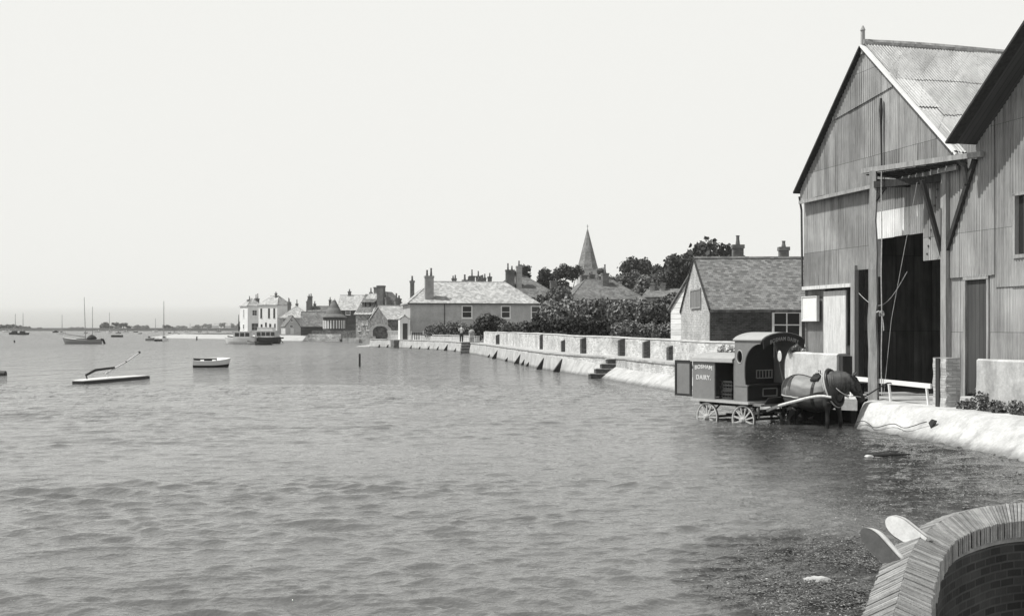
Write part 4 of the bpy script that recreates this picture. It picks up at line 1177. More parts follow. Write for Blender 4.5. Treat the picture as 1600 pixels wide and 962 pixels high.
# white arched entrance at the end of the sea wall
aw = thing('whitewashed_arch', 'whitewashed stone arch and wall end where the sea wall meets the slipway', 'arch', (*V2(576, 141), 0), R(5))
m = MB(); prof = []
for k in range(9):
    a = math.pi * k / 8; prof.append((1.5 - 1.0 * math.cos(a), 0, 1.9 + .75 * math.sin(a)))
out = [(.1, 0, .7), (.1, 0, 2.0)] + [(1.5 - 1.45 * math.cos(math.pi * k / 8), 0, 2.1 + .95 * math.sin(math.pi * k / 8)) for k in range(9)] + [(2.9, 0, .7)]
inn = [(2.5, 0, .7)] + prof[::-1] + [(.55, 0, .7)]
for k in range(len(prof) - 1):
    A, B = prof[k], prof[k + 1]; a0 = math.pi * k / 8; a1 = math.pi * (k + 1) / 8
    oa = (1.5 - 1.45 * math.cos(a0), 0, 2.0 + .9 * math.sin(a0)); ob = (1.5 - 1.45 * math.cos(a1), 0, 2.0 + .9 * math.sin(a1))
    m.prism([A, B, ob, oa], (0, .6, 0))
m.bx(.05, .5, 0, .6, .5, 2.0); m.bx(2.5, 2.95, 0, .6, .5, 2.0)
m.build('arch', M['whitewash'], aw)
m = MB(); m.prism([(-1.6, 0, -.4), (.9, 0, -.4), (.9, 0, 1.3), (.1, 0, 1.3), (-.3, 0, .9)], (0, 1.2, 0)); m.build('wall_foot', M['whitewash'], aw)
m = MB(); m.bx(.55, 2.5, .4, .5, .7, 2.6); m.build('dark_door', M['flint_dark'], aw)

# --- hipped house in the trees
c = V2(893, 152)
r = house('hipped_house', 'dark tiled hipped house standing among the trees below the church spire', 'house', c, 14, 10.6, 8.0, .95, ZY(464, 152), ZY(436, 156), 'hip', 'brick_mid', 'tile_far', .4, hipin=3.3,
      wins=[('F', 1.0, 3.3, 1.1, 1.4), ('F', 7, 3.3, 1.1, 1.4)],
      chims=[(3.4, 5.0, 6, ZY(430, 158) - .95, dict(w=.9, d=.7, pots=0)), (4.6, 5.0, 6, ZY(429, 158) - .95, dict(w=.75, d=.7, pots=1, pot_h=.4)), (5.9, 2.9, 5.5, ZY(426, 155) - .95, dict(w=.95, d=.8, pots=1, pot_h=1.0))])
house('far_tiled_cottage', 'small distant tiled house half hidden by trees right of the hipped house', 'house', V2(1004, 165), -20, 7.5, 7, .95, ZY(463, 165), ZY(452, 168), 'gx', 'brick_mid', 'tile_far', .3,
      chims=[(.9, 3, 4, ZY(441, 165) - .95, dict(w=.7, d=.6, pots=0)), (2.6, 3, 4, ZY(441, 165) - .95, dict(w=.6, d=.6, pots=0))])
house('pale_gable_house', 'tiny pale gabled house seen over the roof of the distant tiled cottage', 'house', V2(1020, 190), 15, 2.7, 6, .95, ZY(449, 190), ZY(437, 190), 'gy', 'render2', 'tile_pale', .2, chims=[(1.3, 2, 8, ZY(434, 190) - .95, dict(w=.4, d=.4, pots=1, pot_h=.3))])

# --- church
D = 250
chx = thing('church', 'church with tall shingled broach spire on a square tower above the village trees', 'church', (*V2(918, D), .95), R(12))
tz = ZY(420, D) - .95; sz = ZY(357, D) - .95
hw = 2.25
m = MB(); m.bx(-hw * .92, hw * .92, -hw * .92, hw * .92, -.5, tz); m.build('tower', M['render'], chx)
m = MB(); s_ = hw * 1.03; rr = s_ * 1.03
vs = [(-s_ * 1.05, -s_ * 1.05, tz - .1), (s_ * 1.05, -s_ * 1.05, tz - .1), (s_ * 1.05, s_ * 1.05, tz - .1), (-s_ * 1.05, s_ * 1.05, tz - .1)]
oct_ = [(rr * math.cos(R(22.5 + 45 * k)), rr * math.sin(R(22.5 + 45 * k)), tz + .7) for k in range(8)]
ap = (0, 0, sz)
pts = vs + oct_ + [ap]
fs = []
# octagon corner k=0 (22.5),1 (67.5) near +x+y etc
fs += [(4 + k, 4 + (k + 1) % 8, 12) for k in range(8)]
order = [(2, 4, 5), (3, 6, 7), (0, 8, 9), (1, 10, 11)]
for cidx, a, b in order: fs.append((cidx, b, a))
fs += [(2, 3, 6, 5), (3, 0, 8, 7), (0, 1, 10, 9), (1, 2, 4, 11), (3, 2, 1, 0)]
m.lathe([(s_ * 1.16, tz - .15), (s_ * 1.10, tz + .05), (s_ * .99, tz + .9), (.06, sz)], 8)
sp = m.build('spire', m_tile('oak_shingle', .21, w=.3, h=.3, big=.15, line=.15), chx); sp.rotation_euler[2] = R(10)
m = MB(); m.tube([(0, 0, sz - .2), (0, 0, sz + .9)], .05, 5); m.bx(-.25, .25, -.03, .03, sz + .45, sz + .53); m.build('cross', M['iron'], sp)
window(chx, 'F', -.35, tz - 2.2, .7, 1.3, (0, 0)).location = (0, -hw * .92, 0)
m = MB(); m.bx(-4, 4, hw, hw + 14, -.5, 5); m.prism([(-4, hw, 5), (4, hw, 5), (0, hw, 8.5)], (0, 14, 0)); m.build('nave', M['tile_far'], chx)

# ================================================================== TREES AND SHRUBS
def leaves(center_list, n, size, seed, mat, name, parent=None, flat=.0, loc=None):
    """many small leaf clumps scattered near the skin and through the volume of uneven lobes; one mesh"""
    rng = np.random.RandomState(seed)
    cl = np.array([c[:3] for c in center_list], float); rad = np.array([c[3:6] for c in center_list], float)
    wgt = (rad[:, 0] * rad[:, 1] * rad[:, 2]) ** .66; wgt /= wgt.sum()
    idx = rng.choice(len(cl), n, p=wgt)
    d = rng.randn(n, 3); d /= np.linalg.norm(d, axis=1)[:, None]
    rr = rng.rand(n) ** .28 * (1 + .12 * rng.randn(n)); rr = np.clip(rr, 0, 1.18)
    # gaps: knock out clumps by 3D noise
    p = cl[idx] + d * rad[idx] * rr[:, None]
    keep = np.array([mnoise.noise(Vector(q) * (1.6 / max(rad.mean(), .3)) + Vector((seed, 0, 0))) > -.33 for q in p])
    p = p[keep]; d = d[keep]; n = len(p)
    s = size * (.5 + rng.rand(n))
    nrm = d * .6 + rng.randn(n, 3) * .65; nrm /= np.linalg.norm(nrm, axis=1)[:, None]
    up = rng.randn(n, 3); t = np.cross(nrm, up); t /= np.linalg.norm(t, axis=1)[:, None]; b = np.cross(nrm, t)
    q = []
    for (a_, b_) in ((-1, -.5), (0, -.9), (1, -.2), (.7, .8), (-.6, .9)):
        q.append(p + (t * a_ + b * b_) * s[:, None] * .5 + nrm * (rng.randn(n)[:, None] * .12) * s[:, None])
    co = np.stack(q, 1).reshape(-1, 3)
    me = bpy.data.meshes.new(name)
    me.vertices.add(len(co)); me.vertices.foreach_set('co', co.ravel())
    me.loops.add(n * 5); me.loops.foreach_set('vertex_index', np.arange(n * 5, dtype=np.int32))
    me.polygons.add(n); me.polygons.foreach_set('loop_start', np.arange(0, n * 5, 5, dtype=np.int32)); me.polygons.foreach_set('loop_total', np.full(n, 5, dtype=np.int32))
    me.update(); me.validate(); me.materials.append(mat)
    o = bpy.data.objects.new(name, me); C.objects.link(o)
    if parent: o.parent = parent
    return o
def tree(name, label, px, D, top, wpx, mat='leaf_dark', seed=0, lobes=12, n=5000, size=None, group=None, cat='tree', z0=.95, shape=1.0, low=.25):
    c = V2(px, D); H = ZY(top, D) - z0; Rr = wpx / F * D / 2
    r = thing(name, label, cat, (*c, z0), 0, group)
    rng = random.Random(seed); L = []
    cz = H * (1 + low) / 2; hz = H * (1 - low) / 2
    for i in range(lobes):
        a = rng.random() * 6.283; rad_ = Rr * rng.uniform(.2, .78); zz = rng.uniform(-.62, .62)
        k = math.sqrt(max(0, 1 - zz * zz)); lr = Rr * rng.uniform(.30, .46)
        L.append((math.cos(a) * rad_ * k * 1.15, math.sin(a) * rad_ * k * 1.15, cz + zz * hz * shape, lr, lr, lr * rng.uniform(.6, .95) * min(1.3, hz / Rr + .3)))
    mz = max(l[2] + l[5] for l in L); L = [(l[0], l[1], l[2] + (H - mz) * .98, *l[3:]) for l in L]
    leaves(L, n, size or max(.16, Rr * .10), seed + 100, M[mat], 'crown', r)
    m = MB()
    m.tube([(0, 0, -.4), (.05 * Rr, 0, H * .25), (0, .05 * Rr, H * .5), (0, 0, H * .75)], [Rr * .09 + .05, Rr * .07 + .04, Rr * .05 + .02, .03], 8)
    for l in L[:6]: m.tube([(0, 0, H * .3), ((l[0]) * .5, l[1] * .5, (l[2] + H * .3) * .52), (l[0], l[1], l[2])], [Rr * .045 + .02, Rr * .03 + .01, .02], 6)
    m.build('trunk', M['bark'], r)
    return r
T = [
 ('round dark oak crown right of the tiled house chimneys', 816, 190, 413, 34, 'leaf_dark'),
 ('dark tree between the tiled house chimney and the spire, left of a fuller crown', 856, 178, 419, 44, 'leaf_dark'),
 ('full leafy tree just left of the church tower', 885, 185, 411, 50, 'leaf_dark'),
 ('bushy tree under the two crowns left of the hipped house', 868, 140, 446, 62, 'leaf_mid'),
 ('small pale tree poking up directly right of the church tower', 940, 200, 418, 24, 'leaf_mid'),
 ('broad flat topped dark tree in the middle of the tree line right of the church', 1000, 215, 402, 62, 'leaf_dark'),
 ('rounded tree sloping down beside the hipped roof', 975, 200, 422, 46, 'leaf_mid'),
 ('middle dark tree of the tree line between the flat topped tree and the great oak', 1040, 205, 412, 56, 'leaf_dark'),
 ('light leafed tree in front of the tree line above the distant tiled cottage', 1035, 195, 420, 44, 'leaf_mid'),
 ('bushy mid toned tree low between the church tower and the flat topped tree', 958, 190, 430, 56, 'leaf_mid'),
 ('wide mid toned tree below the middle of the right hand tree line', 1020, 188, 428, 76, 'leaf_mid'),
 ('great domed oak rising highest behind the brick cottage', 1106, 190, 376, 128, 'leaf_dark'),
 ('tall tree at the left shoulder of the great domed oak', 1070, 185, 396, 70, 'leaf_dark'),
 ('dark lower tree filling the gap behind the weatherboarded shed', 1060, 120, 455, 50, 'leaf_dark'),
]
for i, (lb, px, D_, top, wp, mt) in enumerate(T):
    tree('broadleaf_tree', lb, px, D_, top, wp, mt, seed=i * 5 + 1, lobes=34 if wp > 50 else 18, n=16000 if wp > 50 else 8000, group='broadleaf trees behind the village', low=.1)
def shrub(label, px, D, top, bot, wpx, mat, seed, n=2500, name='shrub', cat='shrub', group=None, size=None):
    z0 = max(.95, ZY(bot, D)); c = V2(px, D); H = ZY(top, D) - z0; Rr = wpx / F * D / 2
    r = thing(name, label, cat, (*c, z0), 0, group); rng = random.Random(seed); L = []
    N = max(6, int(Rr / max(H, .3) * 8))
    for i in range(N):
        x = -Rr + 2 * Rr * (i + .5) / N; lr = H * rng.uniform(.36, .5)
        L.append((x * .9, rng.uniform(-.4, .4) * H, H * rng.uniform(.35, .58) * (1 - .3 * abs(x / Rr) ** 2), lr * .9, lr, lr))
    leaves(L, n, size or max(.10, H * .09), seed + 300, M[mat], 'foliage', r)
    m = MB()
    for i in range(5): m.tube([(-.3 * Rr + .15 * Rr * i, 0, -.2), (-.5 * Rr + .25 * Rr * i, .1, H * .5)], [.04, .02], 5)
    m.build('stems', M['bark'], r)
    return r
S_ = [
 ('row of feathery dark shrubs below the long cottage wall', 705, 124, 502, 526, 84, 'leaf_mid', 3000),
 ('black rounded bush at the right part of the long cottage front', 768, 118, 490, 527, 46, 'leaf_dark', 3500),
 ('leafy shrub right of the black rounded bush by the long cottage', 812, 112, 500, 524, 62, 'leaf_mid', 3200),
 ('climbing shrub at the right end of the long cottage', 856, 112, 478, 524, 26, 'leaf_dark', 3000),
 ('big pale leafed bush in the garden left of the hipped house door', 885, 108, 462, 506, 66, 'leaf_light', 4500),
 ('bushy garden shrub in front of the hipped house', 935, 104, 464, 502, 60, 'leaf_mid', 4500),
 ('light leafed garden bush below the right end of the hipped roof', 985, 100, 466, 502, 60, 'leaf_light', 4500),
 ('tangled bush between the hipped house and the weatherboarded shed', 1032, 92, 462, 505, 60, 'leaf_mid', 4500),
 ('pale flowering bush in front of the dark hedge near the weatherboarded shed', 990, 66, 499, 526, 66, 'leaf_light', 4000),
 ('small pale bush at the right end of the dark hedge beside the white shed', 1040, 62, 503, 525, 42, 'leaf_light', 2600),
]
for i, (lb, px, D_, top, bot, wp, mt, n) in enumerate(S_):
    shrub(lb, px, D_, top, bot, wp, mt, 40 + i, n, group='garden shrubs behind the wall')
# clipped dark hedge
hg = thing('clipped_hedge', 'long clipped dark hedge behind the garden wall', 'hedge', (*V2(830, 84), .95), 0)
a = Vector((*V2(832, 86), 0)); b = Vector((*V2(1062, 72), 0)); d = b - a
rng = np.random.RandomState(5); L = []
for t in np.linspace(0, 1, 44):
    p = d * t
    for zz in (.35, .95, 1.5): L.append((p.x, p.y + (rng.rand() - .5) * .2, zz * (1 + .12 * t + .06 * math.sin(t * 9)), .55, .55, .42))
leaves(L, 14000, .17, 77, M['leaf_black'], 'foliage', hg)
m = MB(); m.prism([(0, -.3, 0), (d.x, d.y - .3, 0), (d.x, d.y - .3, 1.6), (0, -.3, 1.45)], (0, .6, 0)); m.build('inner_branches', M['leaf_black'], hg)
# ivy on the gable of the dormer house, creeper, flowers behind cart
shrub('flowering white shrub above the low wall behind the cart', 1141, 33, 539, 556, 36, 'flowers', 71, 1500, 'flower_clump', 'flowers', size=.05)
shrub('leafy clump of plants on the white parapet left of the notice board', 1243, 31, 530, 551, 30, 'leaf_light', 72, 1200, 'flower_clump', 'flowers', size=.05)
shrub('creeper climbing the gable of the dormer house', 587, 180, 486, 506, 16, 'leaf_dark', 73, 900)
# weeds at the foot of the right parapet
for k, (u, y, h, lb) in enumerate(((9.2, -.72, .5, 'tall weed tuft at the foot of the right parapet'), (9.75, -.75, .28, 'low spreading weeds along the right parapet foot'), (10.4, -.75, .34, 'weeds at the right edge of the picture by the parapet'), (8.7, -.72, .22, 'small weed tuft on the quay beside the doorstep'))):
    q = shedw(u, y, .6); w_ = thing('weed_tuft', lb, 'weeds', q, 0, 'weeds along the right parapet')
    leaves([(.0, 0, h * .45, .20, .2, h * .5), (.15, -.1, h * .25, .2, .15, h * .3)], 420, .05, 500 + k, M['leaf_mid'], 'foliage', w_)

# ------------------------------------------------------------------ the far shore
sheet('far_shore', [(-2400, 900), (-700, 850), (-420, 860), (-300, 835), (-150, 870), (0, 900), (600, 1000), (600, 5000), (-6000, 5000)], 2.1, M['scrub'], skirt=5, drop=2.6)
rng = random.Random(11)
FT = [(-2, 507, 20, 880), (10, 507, 18, 880), (19, 506.5, 16, 880), (32, 508, 20, 880), (43, 510, 10, 880), (62, 511.5, 8, 900), (118, 511.5, 20, 1300), (160, 504.5, 14, 900), (170, 503, 16, 900), (182, 503.5, 15, 900), (193, 504, 14, 900), (203, 508.5, 8, 900), (217, 507.5, 14, 1500), (226, 508, 12, 1500), (230, 510, 6, 900),
      (260, 507.5, 12, 950), (268, 509, 6, 950), (285, 509, 20, 1800), (305, 507, 14, 1700), (320, 506, 16, 1700), (334, 505.5, 18, 1700), (350, 504.5, 20, 1700), (366, 505, 18, 1700), (380, 504, 18, 1700)]
for i, (px, top, wp, D_) in enumerate(FT):
    left = 'far left' if px < 60 else 'left centre' if px < 240 else 'right part'
    tree('shore_tree', 'hazy low tree on the far shore, in the clump at the %s' % left if wp > 9 else 'tiny tree on the far shore at the %s of the water' % left, px, D_, top, wp * 1.15, 'leaf_mid', 900 + i, 7, 700, wp / F * D_ * .09, 'trees along the far shore at the ' + left if wp > 9 else 'tiny far trees at the ' + left, z0=1.8, low=.0)
for i, (px, D_, w_, lb) in enumerate(((331, 1500, 9, 'tiny white house in the trees of the far shore'), (352, 1500, 7, 'second tiny pale house on the far shore nearest the village'))):
    house('shore_house', lb, 'house', V2(px, D_), 10, w_, 6, 1.5, 5.5, 8.0, 'gx', 'white', 'tile_pale', .3)

# ================================================================== THE DAIRY CART
BED = -.28
M['cart_paint'] = m_plain('cart_green_paint', .20, .12, 2, .5, bump=.002)
M['cart_dark'] = m_plain('cart_dark_inside', .03, .2, 2, .7)
M['cart_trim'] = m_plain('cart_pale_trim', .42, .12, 3, .55)
M['cart_roof'] = m_plain('cart_canvas_roof', .36, .10, 3, .8)
M['letter'] = m_plain('cream_letter', .62, .08, 4, .6, fine=False)
M['letter_dim'] = m_plain('faded_letter', .26, .2, 4, .7, fine=False)
M['wood_wheel'] = m_plain('painted_wheel', .42, .2, 6, .7)
CR = R(-55)
ct = thing('dairy_cart', 'dark dairy cart standing in shallow water behind the horse, rear door swung open', 'cart', (5.95, 28.42, BED), CR)
WY = .75

def panel(outer, holes, th, name, mat, parent, T=None):
    """flat panel in the x-z plane with holes, thickness along +y"""
    bm = bmesh.new(); ed = []
    for loop in [outer] + holes:
        vs = [bm.verts.new((p[0], 0, p[1])) for p in loop]
        ed += [bm.edges.new((vs[i], vs[(i + 1) % len(vs)])) for i in range(len(vs))]
    bmesh.ops.triangle_fill(bm, edges=ed, use_beauty=True)
    r_ = bmesh.ops.extrude_face_region(bm, geom=bm.faces[:])
    bmesh.ops.translate(bm, vec=(0, th, 0), verts=[v for v in r_['geom'] if isinstance(v, bmesh.types.BMVert)])
    bmesh.ops.recalc_face_normals(bm, faces=bm.faces[:])
    if T: bm.transform(T)
    me = bpy.data.meshes.new(name); bm.to_mesh(me); bm.free(); me.materials.append(mat)
    o = bpy.data.objects.new(name, me); C.objects.link(o); o.parent = parent
    return o
def text(body, size, mat, parent, T, bend=0, name='lettering', depth=.004, space=1.0):
    cu = bpy.data.curves.new(name, 'FONT'); cu.body = body; cu.size = size; cu.extrude = depth; cu.align_x = 'CENTER'; cu.space_character = space
    cu.offset = size * .02
    tmp = bpy.data.objects.new('tmp', cu); C.objects.link(tmp)
    dg = bpy.context.evaluated_depsgraph_get(); dg.update()
    me = bpy.data.meshes.new_from_object(tmp.evaluated_get(dg))
    bpy.data.objects.remove(tmp)
    for v in me.vertices:
        if bend: v.co.y -= bend * v.co.x ** 2
    me.transform(T); me.materials.clear(); me.materials.append(mat); me.name = name
    o = bpy.data.objects.new(name, me); C.objects.link(o); o.parent = parent
    return o
ell = lambda cx, cz, a, b, n=20: [(cx + a * math.cos(6.2832 * k / n), cz + b * math.sin(6.2832 * k / n)) for k in range(n)]
DZ = .84
# deck
m = MB(); m.bx(-.99, 1.02, -WY - .03, WY + .03, DZ - .07, DZ); m.bx(1.02, 1.32, -WY + .1, WY - .1, DZ - .12, DZ - .06)
m.build('deck', M['cart_paint'], ct, bevel=.006)
m = MB(); m.bx(-1.0, 1.03, -WY - .05, -WY - .031, DZ - .075, DZ - .012); m.bx(1.021, 1.045, -WY - .03, WY + .03, DZ - .07, DZ - .01); m.build('deck_edge', M['cart_trim'], ct)
# rear box
for sy in (-1, 1):
    y = -WY if sy < 0 else WY - .035
    panel([(-.96, DZ + .002), (-.19, DZ + .002), (-.19, 1.86), (-.96, 1.86)], [], .035, 'side_panel', M['cart_paint'], ct, Matrix.Translation((0, y, 0)))
    # high front part with oval window and swept arch
    arch = [(.53, DZ + .002), (.95, DZ + .002), (.95, 1.22), (.89, 1.26), (.86, 1.45), (.86, 1.70)]
    for k in range(1, 9):
        a = math.pi / 2 * k / 8
        arch.append((.86 + .52 * (1 - math.cos(a)), 1.70 + .58 * math.sin(a)))
    arch += [(1.42, 2.36), (.53, 2.36)]
    panel(arch, [ell(.70, 1.95, .085, .15)], .035, 'front_side_panel', M['cart_paint'], ct, Matrix.Translation((0, y, 0)))
    m = MB(); m.tube([(.70 + .10 * math.cos(t), y + (.0 if sy < 0 else .035), 1.95 + .165 * math.sin(t)) for t in np.linspace(0, 6.2832, 25)[:-1]], .012, 6, closed=True); m.build('window_ring', M['cart_trim'], ct)
    m = MB(); m.bx(-.19, .53, y, y + .035, 1.78, 1.86); m.bx(.53, .97, y - .012, y + .04, 1.21, 1.245); m.bx(.50, .535, y - .005, y + .04, DZ, 1.80); m.bx(-.20, -.17, y - .005, y + .04, DZ, 1.80); m.build('door_posts', M['cart_paint'], ct)
m = MB(); m.bx(-.957, -.93, -.08, WY - .04, DZ, 1.84); m.build('rear_panel', M['cart_paint'], ct)
m = MB(); m.bx(.50, .53, -WY + .04, WY - .04, 1.55, 2.34); m.bx(.50, .53, -WY + .04, WY - .04, DZ, 1.549); m.build('bulkhead', M['cart_dark'], ct)
# low roof with curved top
def arch_roof(m, x0, x1, wy, z0, rise, th=.03, n=14, x1f=None):
    A = []
    for k in range(n + 1):
        t = -1 + 2 * k / n; A.append((t * wy, z0 + rise * (1 - t * t) ** .75))
    for k in range(n):
        (ya, za), (yb, zb) = A[k], A[k + 1]
        m.prism([(x0, ya, za), (x0, yb, zb), (x0, yb, zb + th), (x0, ya, za + th)], (x1 - x0, 0, 0))
m = MB(); arch_roof(m, -1.0, .49, WY + .03, 1.865, .13); m.build('rear_roof', M['cart_roof'], ct)
m = MB(); m.bx(-1.0, .49, -WY - .055, -WY - .031, 1.80, 1.885); m.build('cornice', M['cart_trim'], ct)
m = MB()
A = [(-.985, (WY - .02) * t, 1.84) for t in (-1, 1)]
m.prism([(-.99, -WY, 1.84)] + [(-.99, WY * t, 1.865 + .13 * (1 - t * t) ** .75) for t in np.linspace(-1, 1, 13)] + [(-.99, WY, 1.84)], (.03, 0, 0)); m.prism([(.46, -WY, 1.84)] + [(.46, WY * t, 1.865 + .13 * (1 - t * t) ** .75) for t in np.linspace(-1, 1, 13)] + [(.46, WY, 1.84)], (.03, 0, 0))
m.build('roof_end', M['cart_dark'], ct)
m = MB(); arch_roof(m, .50, 1.46, WY + .035, 2.362, .18); m.build('canopy_roof', M['cart_roof'], ct, smooth=False)
# canopy front fascia with the name, and dark valance
f_out = [(WY * t * 1.02, 2.375 + .18 * (1 - min(1, t * t)) ** .75) for t in np.linspace(-1, 1, 17)]
f_in = [(WY * t * .985, 2.16 + .18 * (1 - min(1, t * t)) ** .75) for t in np.linspace(1, -1, 17)]
RT = Matrix(((0, 1, 0, 0), (1, 0, 0, 0), (0, 0, 1, 0), (0, 0, 0, 1)))
panel(f_out + f_in, [], .03, 'name_fascia', M['cart_dark'], ct, Matrix.Translation((1.465, 0, 0)) @ RT)
panel([(WY * t, 2.36 + .175 * (1 - min(1, t * t)) ** .75) for t in np.linspace(-1, 1, 17)], [], .02, 'canopy_back', M['cart_dark'], ct, Matrix.Translation((.535, 0, 0)) @ RT)
# letters on the fascia face forward (+x)
TF = Matrix(((0, 0, 1, 1.499), (1, 0, 0, 0), (0, 1, 0, 2.365), (0, 0, 0, 1)))
text('BOSHAM DAIRY', .135, M['letter_dim'], ct, TF, bend=.33, space=1.12)
TS = lambda x, z: Matrix(((1, 0, 0, x), (0, 0, -1, -WY - .003), (0, 1, 0, z), (0, 0, 0, 1)))
text('BOSHAM', .150, M['letter'], ct, TS(-.57, 1.62), bend=.38, space=1.08)
text('DAIRY.', .165, M['letter'], ct, TS(-.57, 1.33), space=1.08)
# inner floor box, seat, crates and bottles
m = MB(); m.bx(.55, .85, -WY + .05, WY - .05, DZ, 1.22); m.bx(.54, .98, -WY + .05, WY - .05, 1.22, 1.26); m.build('seat', M['cart_dark'], ct)
m = MB()
for z in (1.38, 1.58): m.bx(.60, .63, -.05, .55, z, z + .022)
for k in range(6): m.bx(.60, .625, -.05 + .115 * k, -.03 + .115 * k, 1.38, 1.60)
m.build('seat_rail', M['letter_dim'], ct)
m = MB()
for (z0, z1) in ((.93, .96), (1.12, 1.15)): m.bx(.86, .88, -.1, .45, z0, z1)
m.bx(.86, .88, -.1, -.07, .93, 1.15); m.bx(.86, .88, .42, .45, .93, 1.15); m.build('seat_vent', M['letter_dim'], ct)
def milk_crate(loc, lab):
    r_ = thing('milk_crate', lab, 'crate', loc, CR, 'milk crates inside the cart')
    m = MB()
    for z in (0, .09, .18):
        for a in ((-.22, .22, -.16, -.145), (-.22, .22, .145, .16), (-.22, -.205, -.16, .16), (.205, .22, -.16, .16)): m.bx(a[0], a[1], a[2], a[3], z, z + .05)
    m.bx(-.22, .22, -.16, .16, -.01, .0); m.build('box', M['timber_dark'], r_)
    m = MB()
    for i in range(4):
        for j in range(3): m.lathe([(.035, 0), (.035, .14), (.018, .19), (.02, .23)], 8, (-.15 + .1 * i, -.1 + .1 * j, .005))
    m.build('bottles', M['glass'], r_)
def cw(x, y, z): return ct.location + Matrix.Rotation(CR, 3, 'Z') @ Vector((x, y, z))
milk_crate(cw(.03, -.40, DZ + .012), 'lower milk crate with bottles in the open side doorway of the cart')
milk_crate(cw(.03, -.38, DZ + .245), 'upper milk crate stacked on another in the open side doorway of the cart')
milk_crate(cw(.02, .1, DZ + .012), 'milk crate with bottles deep inside the dark cart body')
# open rear door in line with the side
rd_ = MB(); rd_.bx(-1.60, -.985, -WY - .03, -WY, DZ + .03, 1.82); o = rd_.build('rear_door', M['cart_paint'], ct)
m = MB()
for a in ((-1.60, -1.54, DZ + .03, 1.82), (-1.04, -.985, DZ + .03, 1.82), (-1.54, -1.04, DZ + .03, DZ + .09), (-1.54, -1.04, 1.76, 1.82)): m.bx(a[0], a[1], -WY - .05, -WY - .031, a[2], a[3])
m.build('door_frame', M['cart_dark'], o)
for z in (1.05, 1.6):
    m = MB(); m.tube([(-.972, -WY - .02, z), (-.972, -WY - .02, z + .1)], .014, 6); m.build('hinge', M['iron'], o)
# undercarriage
m = MB()
for y in (-.45, .45): m.bx(-.98, .95, y - .04, y + .04, DZ - .17, DZ - .071)
for y in (-.58, .58):
    for x in (-.46, .80): m.tube([(x - .36, y, DZ - .10), (x - .18, y, DZ - .26), (x, y, DZ - .31), (x + .18, y, DZ - .26), (x + .36, y, DZ - .10)], .022, 6)
m.bar((.3, 0, .42), (-.46, 0, .40), .06)
m.build('underframe', M['timber_dark'], ct)
for x in (-.46, .80):
    m = MB(); m.tube([(x, -.74, .36), (x, .74, .36)], .03, 8); m.build('axle', M['iron'], ct)
    for y in (-.72, .72):
        rr = .36
        T = Matrix.Translation((x, y, .36)) @ Matrix.Rotation(R(90), 4, 'X')
        m = MB(); m.tube([(rr * math.cos(t), rr * math.sin(t), 0) for t in np.linspace(0, 6.2832, 33)[:-1]], .032, 6, T, closed=True); w_ = m.build('wheel', M['wood_wheel'], ct)
        m = MB()
        for k in range(12):
            a = k * math.pi / 6 + x; m.bar((0, 0, 0), (rr * .96 * math.cos(a), rr * .96 * math.sin(a), 0), .035, .03, T, up=(0, 0, 1))
        m.build('spokes', M['wood_wheel'], w_)
        m = MB(); m.lathe([(.05, -.09), (.075, -.05), (.075, .05), (.045, .11)], 12, (0, 0, 0), T); m.build('hub', M['wood_wheel'], w_)
        m = MB(); m.tube([(rr * 1.03 * math.cos(t), rr * 1.03 * math.sin(t), 0) for t in np.linspace(0, 6.2832, 33)[:-1]], .030, 6, T, closed=True); m.build('tyre', M['iron'], w_)
# shafts
HC = Vector((7.42, 26.68)); HR = R(-52)
HSC, HBED = 1.10, -.42
def hw_(x, y, z): v = Matrix.Rotation(HR, 3, 'Z') @ Vector((x, y, 0)) * HSC; return Vector((HC.x + v.x, HC.y + v.y, z * HSC + HBED))
inv = Matrix.Rotation(-CR, 3, 'Z')
def tocart(w): return inv @ (Vector(w) - ct.location)
for s_ in (-1, 1):
    pts = [Vector((.78, .40 * s_, .50)), Vector((1.2, .38 * s_, .60)), tocart(hw_(-.72, .34 * s_, .80)), tocart(hw_(-.2, .38 * s_, .94)), tocart(hw_(.14, .39 * s_, 1.03)), tocart(hw_(.45, .37 * s_, 1.08)), tocart(hw_(.66, .31 * s_, 1.06))]
    m = MB(); m.tube(catmull(pts, 6), [.040 - .012 * (k / 36) ** 3 for k in range(37)], 8); m.build('shaft', M['timber_pale'], ct)
m = MB(); m.bar((1.22, -.55, .60), (1.22, .55, .60), .08); m.bar((.80, -.5, .48), (.80, .5, .48), .09); m.bar((.8, 0, .48), (1.22, 0, .60), .07); m.build('splinter_bar', M['timber_dark'], ct)
m = MB(); m.tube([(1.20, -.60, .72), (1.21, -.62, .56), (1.2, -.6, .42)], .03, 6); m.build('step_iron', M['iron'], ct)
# lamp bracket on the splash board
m = MB(); m.prism([(1.25, -.5, DZ - .1), (1.25, .5, DZ - .1), (1.42, .5, DZ + .12), (1.42, -.5, DZ + .12)], (.02, 0, -.01)); m.build('splash_board', M['cart_dark'], ct)

# ================================================================== THE HORSE
M['horse'] = None
k = NT('toplit_coat'); o_ = k.obj(); kn = k.noise(o_, 5, 4, .6, (1, 1, 2)); sx = k.n('ShaderNodeSeparateXYZ'); k.l(o_, sx.inputs[0])
val = k.ramp(kn, .3, .7, .85, 1.2)
